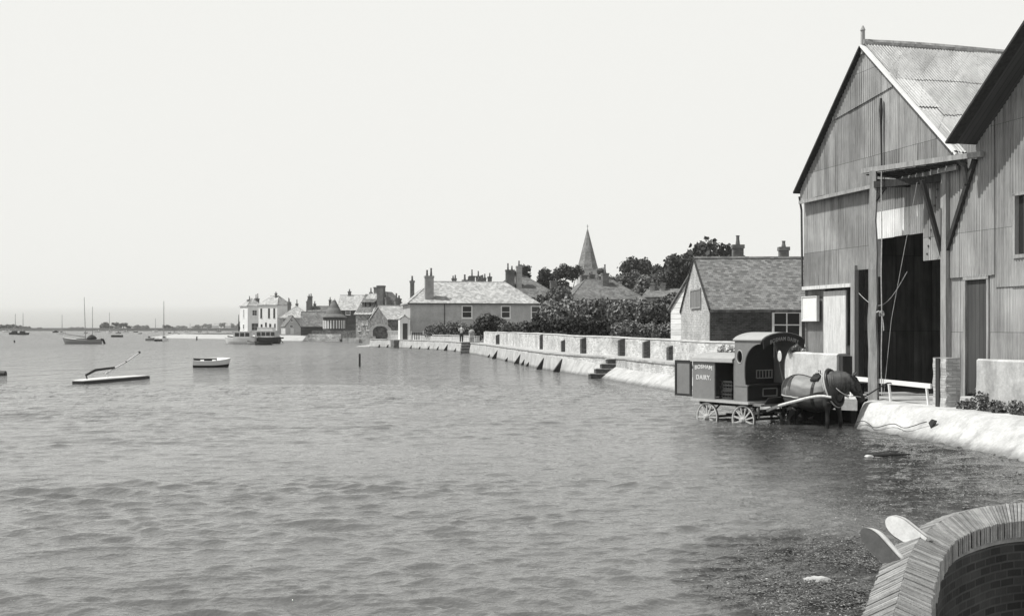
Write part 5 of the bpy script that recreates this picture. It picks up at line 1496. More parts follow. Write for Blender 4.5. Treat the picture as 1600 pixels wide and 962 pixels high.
# sunlit top, shaded belly and legs painted into the coat; neck, head darker
body = k.math('MULTIPLY', k.ramp(sx.outputs[2], .78, 1.30, .03, 1.0), k.ramp(sx.outputs[0], .26, .52, 1.0, .10))
k.grey(k.math('MULTIPLY', k.math('ADD', k.math('MULTIPLY', body, .23), .010), val))
k.b.inputs['Roughness'].default_value = .5; k.b.inputs['Specular IOR Level'].default_value = .35
k.bump(k.noise(o_, 60, 2, .5, (1, 1, .2)), .002, .6)
M['horse'] = k.m
M['mane'] = m_plain('black_mane', .05, .7, 14, .5, (1, 1, .15), bump=.01)
M['leather'] = m_plain('black_leather', .025, .3, 8, .4)
M['strap'] = m_plain('pale_strap', .42, .2, 8, .6)
hs = thing('horse', 'dark harnessed horse standing in shallow water with its head hanging towards the landing stage', 'horse', (HC.x, HC.y, HBED), HR)
hs.scale = (HSC,) * 3
def chain(m, pts, n=16, sub=5):
    """pts: (x,y,z,side_r,up_r) smooth loft"""
    P_ = [Vector(p[:3]) for p in pts]
    cs = catmull(P_, sub); rs = catmull([Vector((p[3], p[4], 0)) for p in pts], sub)
    secs = []
    for i in range(len(cs)):
        d = cs[min(i + 1, len(cs) - 1)] - cs[max(i - 1, 0)]
        secs.append((cs[i], d, max(rs[i].x, .004), max(rs[i].y, .004)))
    m.loft(secs, n)
m = MB()
chain(m, [(-.80, 0, 1.14, .06, .08), (-.76, 0, 1.16, .18, .20), (-.60, 0, 1.18, .275, .29), (-.40, 0, 1.17, .30, .34), (-.12, 0, 1.08, .32, .38), (.15, 0, 1.09, .30, .39), (.38, 0, 1.14, .26, .38), (.56, 0, 1.15, .20, .31), (.68, 0, 1.14, .10, .17)])
# haunch & shoulder masses
for s_ in (-1, 1):
    chain(m, [(-.50, .13 * s_, 1.38, .05, .06), (-.54, .15 * s_, 1.22, .13, .20), (-.52, .17 * s_, .98, .11, .19), (-.46, .17 * s_, .84, .07, .12)])
    chain(m, [(.36, .12 * s_, 1.42, .05, .07), (.42, .16 * s_, 1.22, .09, .16), (.50, .17 * s_, 1.02, .09, .13), (.46, .16 * s_, .90, .07, .09)])
# hind legs: stifle forward, hock backward
for s_, dx in ((-1, .04), (1, -.08)):
    chain(m, [(-.50 + dx, .16 * s_, .98, .11, .17), (-.44 + dx, .17 * s_, .80, .075, .12), (-.56 + dx, .17 * s_, .60, .05, .068), (-.62 + dx, .17 * s_, .50, .043, .058), (-.60 + dx, .17 * s_, .38, .034, .042), (-.57 + dx, .17 * s_, .16, .035, .038), (-.54 + dx, .17 * s_, .08, .046, .05), (-.51 + dx, .17 * s_, .02, .06, .065), (-.51 + dx, .17 * s_, .0, .055, .06)], 12)
# fore legs, slightly apart
for s_, dx in ((-1, -.02), (1, .06)):
    chain(m, [(.46 + dx * .3, .16 * s_, 1.0, .085, .12), (.47 + dx * .5, .17 * s_, .80, .058, .075), (.48 + dx, .175 * s_, .64, .040, .048), (.49 + dx, .18 * s_, .50, .048, .052), (.485 + dx, .18 * s_, .40, .034, .038), (.48 + dx, .18 * s_, .18, .033, .037), (.50 + dx, .18 * s_, .08, .045, .05), (.53 + dx, .18 * s_, .02, .06, .066), (.53 + dx, .18 * s_, .0, .055, .06)], 12)
# neck, low and turned to its left, then head
NECK = [(.36, 0, 1.24, .19, .31), (.49, .03, 1.31, .18, .31), (.58, .09, 1.34, .16, .29), (.655, .165, 1.36, .135, .25), (.71, .24, 1.37, .115, .20), (.75, .30, 1.36, .10, .14)]
chain(m, NECK)
hd = Vector((.34, .42, -.95)).normalized()
hp = Vector((.725, .26, 1.45))
HEAD = []
for t, a_, b_ in ((-.04, .06, .07), (.02, .095, .12), (.10, .105, .155), (.20, .092, .15), (.32, .072, .115), (.41, .062, .090), (.49, .070, .092), (.55, .068, .080), (.585, .04, .05)):
    q = hp + hd * t - Vector((0, 0, 1)) * .0; HEAD.append((q.x, q.y, q.z, a_, b_))
chain(m, HEAD)
lat = hd.cross(Vector((0, 0, 1))).normalized(); upv = lat.cross(hd).normalized()
for s_ in (-1, 1):
    e = hp + lat * .055 * s_ + upv * .10 - hd * .02
    tip = e + upv * .13 - hd * .05 + lat * .02 * s_
    chain(m, [(*e, .035, .03), (*e.lerp(tip, .45), .034, .022), (*e.lerp(tip, .8), .02, .014), (*tip, .006, .006)], 8, 3)
    b = hp + hd * .16 + lat * .078 * s_ + upv * .055; chain(m, [(*(b - hd * .035), .014, .014), (*b, .03, .026), (*(b + hd * .035), .014, .014)], 8, 3)
for s_ in (-1, 1):                                       # nostril rims, cheek
    b = hp + hd * .55 + lat * .05 * s_ + upv * .035; chain(m, [(*(b - hd * .03), .012, .014), (*b, .024, .028), (*(b + hd * .03), .012, .014)], 8, 3)
    b = hp + hd * .17 + lat * .075 * s_ - upv * .055; chain(m, [(*(b - hd * .08), .02, .03), (*b, .045, .075), (*(b + hd * .10), .02, .03)], 8, 3)
from mathutils.bvhtree import BVHTree
BV = BVHTree.FromPolygons([tuple(v) for v in m.v], [tuple(f) for f in m.f], epsilon=0)
def fit(p, off):
    p = Vector(p); A = Vector((min(max(p.x, -.52), .42), 0, 1.14)); d_ = (p - A).normalized()
    h = BV.ray_cast(A + d_ * 2.0, -d_)[0]
    return (h if h is not None else p) + d_ * off
bodyo = m.build('body', M['horse'], hs, smooth=True, uv=False)
rm = bodyo.modifiers.new('remesh', 'REMESH'); rm.mode = 'VOXEL'; rm.voxel_size = .014; rm.use_smooth_shade = True
sm = bodyo.modifiers.new('smooth', 'SMOOTH'); sm.factor = .6; sm.iterations = 7
# eyes, nostrils
for s_ in (-1, 1):
    q = hp + hd * .165 + lat * .093 * s_ + upv * .05
    m = MB(); m.lathe([(.001, -.018), (.014, -.012), (.02, 0), (.014, .012), (.001, .018)], 10, q); m.build('eye', M['black'], hs, smooth=True)
# mane hanging on near side, forelock, tail
NK = NECK; NN = catmull([Vector(p[:3]) for p in NK], 6); NR = catmull([Vector((p[3], p[4], 0)) for p in NK], 6)
NECK = [(q.x, q.y, q.z, r_.x, r_.y) for q, r_ in zip(NN, NR)]
rng = random.Random(4); m = MB()
for i in range(190):
    t = i / 190 * (len(NECK) - 1.001); a = int(t); f_ = t - a
    p = Vector(NECK[a][:3]).lerp(Vector(NECK[a + 1][:3]), f_); rz_ = NECK[a][4] * (1 - f_) + NECK[a + 1][4] * f_; ry = NECK[a][3] * (1 - f_) + NECK[a + 1][3] * f_
    d_ = (Vector(NECK[a + 1][:3]) - Vector(NECK[a][:3])).normalized(); l_ = d_.cross(Vector((0, 0, 1))).normalized()
    L_ = rng.uniform(.6, 1.3)
    c0 = p + Vector((0, 0, rz_ * .93)) - l_ * .01; c1 = p + Vector((0, 0, rz_ * .80)) + l_ * ry * .90; c2 = p + Vector((0, 0, rz_ * .15)) + l_ * (ry * 1.16 + .015); c3 = p - Vector((0, 0, rz_ * .62 * L_)) + l_ * (ry * 1.06 + .025) + d_ * rng.uniform(-.03, .03)
    m.tube([c0, c1, c2, c3], [.016, .019, .015, .004], 5)
m.build('mane', M['mane'], hs, smooth=True)
m = MB()
for i in range(16):
    a = hp + upv * .11 + lat * rng.uniform(-.04, .04); m.tube([a, a + upv * .03 + hd * .06, a - upv * .0 + hd * rng.uniform(.13, .2) + lat * rng.uniform(-.03, .03)], [.01, .011, .003], 5)
m.build('forelock', M['mane'], hs, smooth=True)
m = MB()
for i in range(34):
    a = Vector((-.76, rng.uniform(-.03, .03), 1.28)); m.tube(catmull([a, a + Vector((-.08, 0, -.03)), Vector((-.86 + rng.uniform(-.03, .03), rng.uniform(-.06, .06), 1.0)), Vector((-.84 + rng.uniform(-.05, .03), rng.uniform(-.07, .07), .55 + rng.uniform(-.1, .1)))], 3), [.014, .017, .017, .018, .018, .017, .015, .012, .008, .004], 5)
m.build('tail', M['mane'], hs, smooth=True)
# harness
def belt(name, x, wz, wy, cz, width, mat, lean=0, r_=None):
    m = MB(); n = 30; vs = []
    for k in range(n):
        a = 6.2832 * k / n; z = cz + wz * math.sin(a); y = wy * math.cos(a)
        for dx_, off in ((-width / 2, -.012), (-width / 2, .010), (width / 2, .010), (width / 2, -.012)):
            vs.append(tuple(fit((x + dx_ + lean * (z - cz), y, z), off)))
    fs = [(k * 4 + j, k * 4 + (j + 1) % 4, ((k + 1) % n) * 4 + (j + 1) % 4, ((k + 1) % n) * 4 + j) for k in range(n) for j in range(4)]
    m.add(vs, fs); return m.build(name, mat, hs, smooth=False)
belt('girth', .14, .405, .318, 1.09, .07, M['leather'])
m = MB()
for s_ in (-1, 1):
    m.prism([(.0, .03 * s_, 1.49), (.26, .03 * s_, 1.50), (.24, .22 * s_, 1.40), (.04, .22 * s_, 1.38)], (0, 0, .05))
m.box((.13, 0, 1.53), (.16, .10, .06)); m.tube([(.13, -.03, 1.55), (.13, -.03, 1.62), (.13, .03, 1.62), (.13, .03, 1.55)], .012, 6)
m.build('saddle_pad', M['leather'], hs, bevel=.01)
# collar round the neck base with pale hames
def ringpts(off, sy, sz, lean=.35, cx=.50, cz=1.25, n=30):
    return [(cx + off + lean * (.34 * sz * math.sin(a)) * -1 * 1.0, .02 + .215 * sy * math.cos(a), cz + .335 * sz * math.sin(a)) for a in [6.2832 * k / n for k in range(n)]]
m = MB(); m.tube(ringpts(0, 1.10, 1.10), .05, 8, closed=True); m.build('collar', M['leather'], hs, smooth=True)
m = MB(); m.tube(ringpts(-.03, 1.28, 1.23), .024, 8, closed=True); m.tube(ringpts(-.085, 1.24, 1.18), .014, 6, closed=True); m.build('hames', M['strap'], hs, smooth=True)
m = MB(); m.lathe([(.012, 0), (.03, .03), (.012, .09)], 8, (.33, .02, 1.60)); m.build('hame_knob', M['strap'], hs)
# breeching and loin straps: shaped straps lying on the coat
def on_coat(pts, r_, name, mat):
    cs = catmull([Vector(p) for p in pts], 8)
    cs = [fit(p, r_ * .55) if p.x < .42 and name != 'rein' else p for p in cs]
    m = MB(); m.tube(cs, r_, 6); return m.build(name, mat, hs, smooth=True)
for s_ in (-1, 1):
    on_coat([(-.815, 0, 1.06), (-.76, .20 * s_, 1.05), (-.58, .285 * s_, 1.03), (-.35, .31 * s_, 1.0), (-.12, .345 * s_, 1.0)], .016, 'breeching', M['strap'])
    on_coat([(-.50, .0, 1.515), (-.50, .14 * s_, 1.46), (-.53, .255 * s_, 1.30), (-.56, .29 * s_, 1.03)], .010, 'hip_strap', M['strap'])
    on_coat([(-.68, .0, 1.46), (-.70, .12 * s_, 1.40), (-.73, .20 * s_, 1.25), (-.735, .21 * s_, 1.06)], .010, 'hip_strap', M['strap'])
    on_coat([(.42, .25 * s_, 1.16), (.28, .33 * s_, 1.14), (.0, .35 * s_, 1.04), (-.4, .34 * s_, .95)], .016, 'trace', M['leather'])
on_coat([(-.78, 0, 1.42), (-.60, 0, 1.49), (-.35, 0, 1.515), (-.1, 0, 1.475), (.10, 0, 1.50), (.33, .01, 1.58)], .012, 'back_strap', M['leather'])
# reins and bridle
rp = [Vector((.13, -.06, 1.60)), Vector((.40, -.19, 1.50)), Vector((.62, -.10, 1.32)), hp + hd * .30 - lat * -.10, hp + hd * .46 + lat * .06]
on_coat([(.13, -.06, 1.60), (.36, -.20, 1.50), (.60, -.14, 1.30), (.80, -.02, 1.12), tuple(hp + hd * .45 + lat * .075)], .009, 'rein', M['strap'])
def headband(t, a_, b_, r_, name, mat):
    c = hp + hd * t; m = MB(); m.tube([c + lat * a_ * math.cos(q) + upv * b_ * math.sin(q) for q in np.linspace(0, 6.2832, 21)[:-1]], r_, 6, closed=True); return m.build(name, mat, hs)
headband(.36, .073, .105, .011, 'nose_band', M['leather']); headband(.06, .105, .135, .011, 'brow_band', M['leather'])
for s_ in (-1, 1):
    on_coat([tuple(hp + hd * .06 + lat * .10 * s_), tuple(hp + hd * .2 + lat * .10 * s_), tuple(hp + hd * .36 + lat * .075 * s_), tuple(hp + hd * .46 + lat * .065 * s_)], .010, 'cheek_strap', M['leather'])
    q = hp + hd * .17 + lat * .105 * s_ + upv * .05; m = MB(); T = Matrix.Translation(q); 
    m.prism([q + upv * .05 - hd * .04, q + upv * .05 + hd * .05, q - upv * .05 + hd * .04, q - upv * .04 - hd * .05], lat * .012 * s_); m.build('blinker', M['leather'], hs)
m = MB(); q = hp + hd * .47
m.tube(catmull([q + lat * .05, q + Vector((.05, .14, .03)), q + Vector((.16, .35, .16)), q + Vector((.26, .62, .30)), q + Vector((.30, .85, .28))], 6), .016, 6)
o = m.build('lead_rope', M['leather'], hs, smooth=True)

# ================================================================== BOATS
M['hull_white'] = m_plain('white_hull', .70, .08, 1.5, .5)
M['hull_grey'] = m_plain('grey_hull', .26, .12, 1.5, .5)
M['hull_dark'] = m_plain('dark_hull', .035, .2, 1.5, .5)
k = NT('white_over_black_hull'); sx = k.n('ShaderNodeSeparateXYZ'); k.l(k.obj(), sx.inputs[0])
k.grey(k.ramp(sx.outputs[2], .20, .215, .015, .7)); k.b.inputs['Roughness'].default_value = .5; M['hull_two'] = k.m
M['deck_pale'] = m_plain('pale_deck', .62, .10, 2, .7)
M['canvas_dark'] = m_plain('dark_canvas', .035, .3, 3, .9)
def hull_rows(L, B, H, bow=1.0, tr=.7, sheer=.12, n=13, scale=1, rocker=.05):
    rows = []
    for i in range(n):
        t = i / (n - 1)                                     # 0 stern .. 1 bow
        b = B / 2 * (tr + (1 - tr) * math.sin(min(1, t / .45) * math.pi / 2)) if t < .45 else B / 2 * max(.02, math.cos((t - .45) / .55 * math.pi / 2) ** .62)
        top = H + sheer * (2 * abs(t - .4)) ** 2
        x = -L / 2 + L * t
        r_ = []
        for k in range(9):
            a = math.pi * k / 8; y = b * math.cos(a); s_ = math.sin(a) ** .7
            z = top - (top + .15 - rocker * abs(t - .5)) * s_
            xo = (.08 * L * bow * (z + .15) / (top + .15)) * t ** 4 - .0
            r_.append(Vector((x + xo, y * (1 if abs(math.cos(a)) > .9 else (abs(math.cos(a)) ** -.35 if abs(math.cos(a)) > .05 else 1)), z)) * scale)
        rows.append(r_)
    return rows
def hull_mesh(m, rows, close=True):
    n = len(rows[0]); vs = [v for r_ in rows for v in r_]
    fs = [(i * n + k, (i + 1) * n + k, (i + 1) * n + k + 1, i * n + k + 1) for i in range(len(rows) - 1) for k in range(n - 1)]
    fs.append(tuple(range(n)))
    m.add(vs, fs)
def boat(name, label, cat, px, D, rot, L, B, H, hull='hull_white', open_=True, group=None, mast=(), cabin=None, boom=None, antifoul=None, sheer=.12, extras=None, tr=.7):
    r = thing(name, label, cat, (*V2(px, D), 0), R(rot), group)
    rows = hull_rows(L, B, H, tr=tr, sheer=sheer); m = MB(); hull_mesh(m, rows)
    if antifoul:
        m.mi = [1 if all(m.v[i][2] < antifoul for i in f) else 0 for f in m.f]
    if open_:
        inn = [[Vector((v.x * .97, v.y * .93, v.z - .02 if k in (0, 8) else v.z * .75 + .05)) for k, v in enumerate(r_)] for r_ in rows]
        n = len(rows[0]); base = len(m.v)
        vs = [v for r_ in inn for v in r_]
        m.v += [tuple(v) for v in vs]
        for i in range(len(rows) - 1):
            for k in range(n - 1):
                m.f.append((base + i * n + k, base + i * n + k + 1, base + (i + 1) * n + k + 1, base + (i + 1) * n + k)); m.mi.append(1)
            for k in (0, n - 1):
                m.f.append((i * n + k, (i + 1) * n + k, base + (i + 1) * n + k, base + i * n + k) if k else (i * n + k, base + i * n + k, base + (i + 1) * n + k, (i + 1) * n + k)); m.mi.append(0)
    m.build('hull', [M[hull], M['hull_dark']], r, smooth=False)
    if open_:
        for t in (.25, .6):
            i = int(t * (len(rows) - 1)); q = rows[i][0]
            m = MB(); m.bx(q.x - .1, q.x + .12, -q.y * .9, q.y * .9, q.z - .12, q.z - .09); m.build('thwart', M['timber_pale'], r)
    else:
        m = MB(); vs = []
        for r_ in rows: vs += [r_[0] * .995 + Vector((0, 0, -.01)), Vector((r_[0].x, 0, r_[0].z + .04)), r_[-1] * .995 + Vector((0, 0, -.01))]
        fs = [(i * 3 + k, i * 3 + k + 1, (i + 1) * 3 + k + 1, (i + 1) * 3 + k) for i in range(len(rows) - 1) for k in (0, 1)]
        m.add(vs, fs); m.build('deck', M['deck_pale'], r)
    for (x, h, rad_, lean) in mast:
        m = MB(); m.tube([(x, 0, H * .5), (x + lean * h, 0, h)], [rad_, rad_ * .5], 6); m.build('mast', M['timber'], r)
    if cabin:
        x0, x1, w_, h_, cm = cabin
        m = MB(); m.prism([(x0, -w_ / 2, H - .05), (x1, -w_ / 2, H - .05), (x1 - .15, -w_ / 2 * .9, H + h_), (x0 + .1, -w_ / 2 * .9, H + h_)], (0, w_ * .95, 0)); c_ = m.build('cabin', M[cm], r)
        m = MB(); m.bx(x0 - .02, x1 - .05, -w_ / 2 - .03, w_ / 2 + .03, H + h_ + .002, H + h_ + .06); m.build('cabin_roof', M['hull_white'], c_)
        nw = max(1, int((x1 - x0) / .7))
        for k in range(nw):
            a = x0 + .18 + (x1 - x0 - .35) * k / nw; m = MB(); m.bx(a, a + (x1 - x0 - .35) / nw * .8, -w_ / 2 - .012, w_ / 2 + .0, H + h_ * .25, H + h_ * .84); m.build('cabin_window', M['glass'], c_)
    return r
# ketch
b = boat('two_masted_yacht', 'grey hulled open yacht with two tall masts and dark canvas cover moored on the left', 'yacht', 130, 163, 186, 5.2, 1.7, .62, 'hull_grey', False, mast=[(-.35 * 1, 7.0, .07, .03), (-1.35, 5.6, .06, .0)], sheer=.25, antifoul=-.0)
m = MB(); m.lathe([(.75, 0), (.7, .25), (.45, .5), (.1, .7)], 14, (-1.25, 0, .68)); m.build('canvas_cover', M['canvas_dark'], b, smooth=True)
m = MB(); m.tube([(-.4, 0, 1.0), (2.6, 0, 1.45)], [.05, .03], 6); m.build('boom', M['timber_dark'], b)
m = MB(); m.prism([(-2.5, -.05, .8), (-3.0, -.05, .75), (-3.35, -.05, -.2), (-3.1, -.05, -.3), (-2.75, -.05, .5), (-2.5, -.05, .6)], (0, .1, 0)); m.build('outboard_motor', M['hull_dark'], b)
m = MB(); m.bx(-.9, .9, -.35, .35, .62, .78); m.build('cockpit_coaming', M['timber_dark'], b)
# dinghy
b = boat('white_dinghy', 'small white rowing dinghy with black bottom afloat in the middle distance', 'dinghy', 329, 66.5, 14, 2.05, 1.15, .46, 'hull_two', True, sheer=.05, tr=.8)
b.rotation_euler[0] = R(9)
m = MB(); rows = hull_rows(2.05, 1.15, .46, tr=.8, sheer=.05)
m.add([rows[i][0] + Vector((0, 0, .012)) for i in range(8, 13)] + [rows[i][-1] + Vector((0, 0, .012)) for i in range(12, 7, -1)], [tuple(range(10))]); m.build('foredeck', M['hull_white'], b)
m = MB(); 
for s_ in (0, -1): m.tube([r_[s_] + Vector((0, 0, .012)) for r_ in rows], .022, 6)
m.build('gunwale', M['hull_white'], b)
# flat float with boom and spar
a = Vector((*V2(131, 46.2), 0)); e = Vector((*V2(235, 51.5), 0)); d = e - a; L_ = d.length
fl_ = thing('flat_float', 'long low flat white decked float with dark sides carrying two spars moored at left', 'float', a, math.atan2(d.y, d.x))
m = MB(); pl_ = [(0, 0), (L_ * .5, -.03), (L_ * .92, .02), (L_, .12), (L_ * .97, .75), (L_ * .55, 1.15), (L_ * .2, .95), (0, .55)]
m.prism([(x, y, -.25) for x, y in pl_], (0, 0, .38)); m.build('hull', M['hull_dark'], fl_)
m = MB(); m.prism([(x, y, .1305) for x, y in pl_], (0, 0, .03)); m.build('deck', M['deck_pale'], fl_)
m = MB(); m.tube([(.7, .35, .36), (1.5, .4, .55), (L_ * .55, .4, .60)], [.05, .06, .05], 6); m.tube([(.7, .35, .36), (.8, .36, .2)], .03, 6); m.build('lower_spar', M['timber_dark'], fl_)
m = MB(); m.tube([(L_ * .42, .4, .35), (L_ * .75, .4, .85), (L_ * .95, .42, 1.22)], [.04, .035, .03], 6); m.build('raised_spar', M['timber_pale'], fl_)
m = MB(); m.lathe([(.01, -.06), (.06, -.03), (.06, .03), (.01, .06)], 10, (L_ * .95, .42, 1.24)); m.lathe([(.01, -.05), (.05, -.02), (.05, .02), (.01, .05)], 8, (L_ * .73, .4, .83)); m.build('spar_knob', M['hull_dark'], fl_, smooth=True)
m = MB(); m.tube([(L_ * .45, .4, .2), (L_ * .45, .4, .5)], .035, 6); m.build('bracket', M['timber_pale'], fl_)
m = MB(); m.bx(L_ - .1, L_ + .12, .1, .35, -.1, .12); m.build('fender', M['hull_dark'], fl_)
# cruiser, cabin boat and dinghies at the point
boat('white_motor_cruiser', 'white cabin cruiser lying left of the two storey cabin boat off the white houses', 'motor boat', 377, 165, 178, 4.4, 1.7, .85, 'hull_white', False, cabin=(-1.6, 1.1, 1.4, .95, 'hull_white'), antifoul=-.02, sheer=.1)
b = boat('cabin_boat', 'dark hulled cabin boat with white topped double deckhouse moored off the white houses', 'houseboat', 417, 166, 170, 4.0, 2.0, .95, 'hull_dark', False, cabin=(-1.75, 1.6, 1.7, .95, 'timber_pale'), sheer=.1)
m = MB(); m.prism([(-1.2, -.7, 1.962), (1.35, -.7, 1.962), (1.2, -.6, 2.42), (-1.0, -.6, 2.42)], (0, 1.35, 0)); m.build('upper_deckhouse', M['hull_white'], b)
m = MB()
for k in range(4): m.bx(-.75 + .45 * k, -.45 + .45 * k, -.705, .66, 2.08, 2.3)
m.build('upper_windows', M['glass'], b)
m = MB(); m.bx(-1.15, 1.3, -.75, .75, 2.425, 2.48); m.build('upper_roof', M['hull_white'], b)
m = MB(); m.bx(-.1, .55, -.9, -.84, .75, 1.7); m.build('open_doorway', M['canvas_dark'], b)
m = MB(); m.tube([(-1.9, -.5, .8), (-2.5, -.6, -.1)], .05, 5); m.build('boarding_pole', M['timber_dark'], b)
boat('rowing_boat', 'small dark rowing boat with pale rim just below the cabin boat', 'rowing boat', 412, 152, 176, 2.3, 1.0, .33, 'hull_dark', True, group='boats at the point', sheer=.15)
boat('rowing_boat', 'grey dinghy squeezed between the white cruiser and the cabin boat', 'rowing boat', 394, 157, 150, 1.7, 1.0, .4, 'hull_grey', True, group='boats at the point')
boat('rowing_boat', 'dark dinghy tucked behind the bow of the white cruiser', 'rowing boat', 367, 190, 170, 2.4, 1.1, .9, 'hull_dark', False, group='boats at the point')
boat('rowing_boat', 'dark rowing boat drawn up right of the cabin boat', 'rowing boat', 434, 212, 170, 2.2, 1.0, .5, 'hull_dark', True, group='boats at the point')
boat('rowing_boat', 'dark rowing boat on the shore before the pale cottage door', 'rowing boat', 446, 228, 175, 2.4, 1.0, .5, 'hull_dark', True, group='boats at the point')
boat('rowing_boat', 'dark rowing boat on the shore before the garage doors', 'rowing boat', 462, 226, 178, 2.0, 1.0, .5, 'hull_dark', True, group='boats at the point')
boat('rowing_boat', 'dark dinghy lying right against the foot of the stone bastion', 'rowing boat', 537, 189, 175, 1.3, .8, .3, 'hull_dark', True, group='boats at the slipway')
boat('rowing_boat', 'pale edged dark boat lying on the slipway below the whitewashed arch', 'rowing boat', 562, 178, 172, 2.2, .9, .35, 'hull_dark', True, group='boats at the slipway')
# far moorings: (px, waterline y, length px, hull, mast height px, label)
FB = [(24, 522.5, 16, 'hull_dark', 30, 'dark yacht with one mast far off near the left edge, the taller cabin of two'), (19, 522.5, 9, 'hull_dark', 0, 'low dark boat far off at the left edge beside a dark yacht'),
      (36, 523, 16, 'hull_dark', 32, 'second dark yacht far off at the left with a thick mast'), (11, 519, 12, 'hull_white', 0, 'white boat far off at the extreme left under the trees'),
      (97, 521.5, 10, 'hull_white', 28, 'white cabin boat with faint mast between the dark yachts and the two masted yacht'), (87, 519.5, 9, 'hull_dark', 0, 'thin dark boat immediately left of the far white cabin boat'), (134, 520.5, 5, 'hull_grey', 0, 'tiny grey boat behind the bow of the two masted yacht'),
      (171, 519.5, 8, 'hull_white', 30, 'white yacht with slim mast in front of the far tree clump'), (152, 519, 10, 'hull_white', 0, 'low white boat just right of the two masts of the yacht'),
      (185, 521, 8, 'hull_grey', 0, 'small boat just above the long dark pontoon'), (196, 519.5, 10, 'hull_white', 0, 'white boat at the right foot of the far tree clump'), (212, 519.3, 6, 'hull_dark', 0, 'tiny dark boat right of the far tree clump'), (219, 521.5, 5, 'hull_grey', 0, 'tiny grey boat a little right of the tree clump and nearer'),
      (256, 532.5, 13, 'hull_white', 58, 'white sloop with tall bare mast left of the village'), (234, 532, 12, 'hull_grey', 0, 'low grey dinghy left of the black square buoy'),
      (265, 520.5, 4, 'hull_dark', 0, 'tiny dark boat right of the tall bare mast'), (273, 520.5, 7, 'hull_white', 0, 'tiny white boat beside a tiny dark one right of the tall mast'), (279, 526, 9, 'hull_dark', 0, 'black humped boat right of the tall masted sloop'),
      (291, 518.5, 7, 'hull_white', 0, 'bright white cabin boat far off in the centre gap'), (297, 518.5, 3, 'hull_white', 12, 'tiny white yacht beside the bright cabin boat'), (312, 518.6, 5, 'hull_dark', 0, 'dark far boat midway between sloop and village'), (324, 524.2, 11, 'hull_grey', 14, 'grey yacht with short mast midway between the post and the village'),
      (342, 517.6, 7, 'hull_grey', 0, 'long low grey boat on the far water near the village'), (357, 520.5, 6, 'hull_grey', 0, 'small grey boat just left of the village mast'), (365, 519, 5, 'hull_grey', 0, 'tiny boat touching the foot of the village mast'), (243, 518.8, 8, 'hull_white', 20, 'faint white yacht left of the tall bare mast')]
for i, (px, py, lp, hl_, mh, lab) in enumerate(FB):
    D_ = min(DW(py), 640); L_ = lp / F * D_ * 1.05
    H_ = 1.0 * (L_ / 5) ** .5
    boat('moored_yacht' if mh else 'moored_boat', lab, 'yacht' if mh else 'boat', px, D_, 180 if i % 2 else 5, L_, L_ * .32, H_ * .8, hl_, False, 'boats at moorings far out', mast=[(0, mh / F * D_ + .5, .05 + D_ * .00022, .0)] if mh else (), cabin=(-L_ * .28, L_ * .2, L_ * .24, .7 * H_, 'hull_dark' if hl_ == 'hull_dark' else 'hull_white') if lp > 6.5 else None)
# pontoons and buoys
def pontoon(px, py, lp, hp_, lab, group=None):
    D_ = DW(py); L_ = lp / F * D_; h = hp_ / F * D_
    r_ = thing('mooring_pontoon', lab, 'pontoon', (*V2(px, D_), 0), 0, group)
    m = MB(); m.bx(-L_ / 2, L_ / 2, -.7, .7, -.3, h * .8); m.build('float', M['hull_dark'], r_, bevel=.05)
    m = MB()
    for k in range(6): m.bx(-L_ / 2 + L_ * k / 6 + .03, -L_ / 2 + L_ * (k + 1) / 6 - .03, -.75, .75, h * .8 + .003, h)
    m.build('planks', M['timber_dark'], r_)
pontoon(183, 526.5, 16, 3.2, 'long low black pontoon in front of the far tree clump')
pontoon(247.5, 533, 9, 3.2, 'short black square pontoon left of the tall masted sloop')
def stake(px, py, top, w_, name, lab, cat, cap=False):
    D_ = DW(py); h = (py - top) / F * D_; r_ = w_ / F * D_ / 2
    t = thing(name, lab, cat, (*V2(px, D_), 0), 0)
    m = MB(); m.lathe([(r_, -.6), (r_ * 1.0, h * .4), (r_ * .9, h), (r_ * .5, h + .01)], 10); m.build('pole', M['timber_dark'], t)
    m = MB(); m.lathe([(r_ * 1.15, h * .80), (r_ * 1.15, h * .88)], 10); m.build('iron_band', M['iron'], t)
stake(562, 573, 552.5, 3.2, 'mooring_post', 'dark wooden mooring post standing in the water in the middle of the picture', 'post')
stake(307.5, 531.5, 525.5, 2, 'mooring_post', 'tiny dark post in the water right of the black humped boat', 'post')
stake(22.5, 535, 531.5, 2.2, 'marker_buoy', 'tiny dark buoy below the dark yachts at the left', 'buoy')
t = thing('can_buoy', 'dark drum buoy cut by the left edge of the picture', 'buoy', (*V2(-3, 55), 0), 0)
m = MB(); T = Matrix.Rotation(R(90), 4, 'Y'); m.lathe([(.10, -.40), (.17, -.38), (.18, 0), (.17, .38), (.10, .40)], 14, (-.06, 0, 0), T); m.build('drum', M['hull_dark'], t, smooth=False)
m = MB(); m.tube([(.33 * 0, 0, .2), (.0, 0, .28), (.08, 0, .28), (.08, 0, .2)], .015, 6); m.build('ring', M['iron'], t)

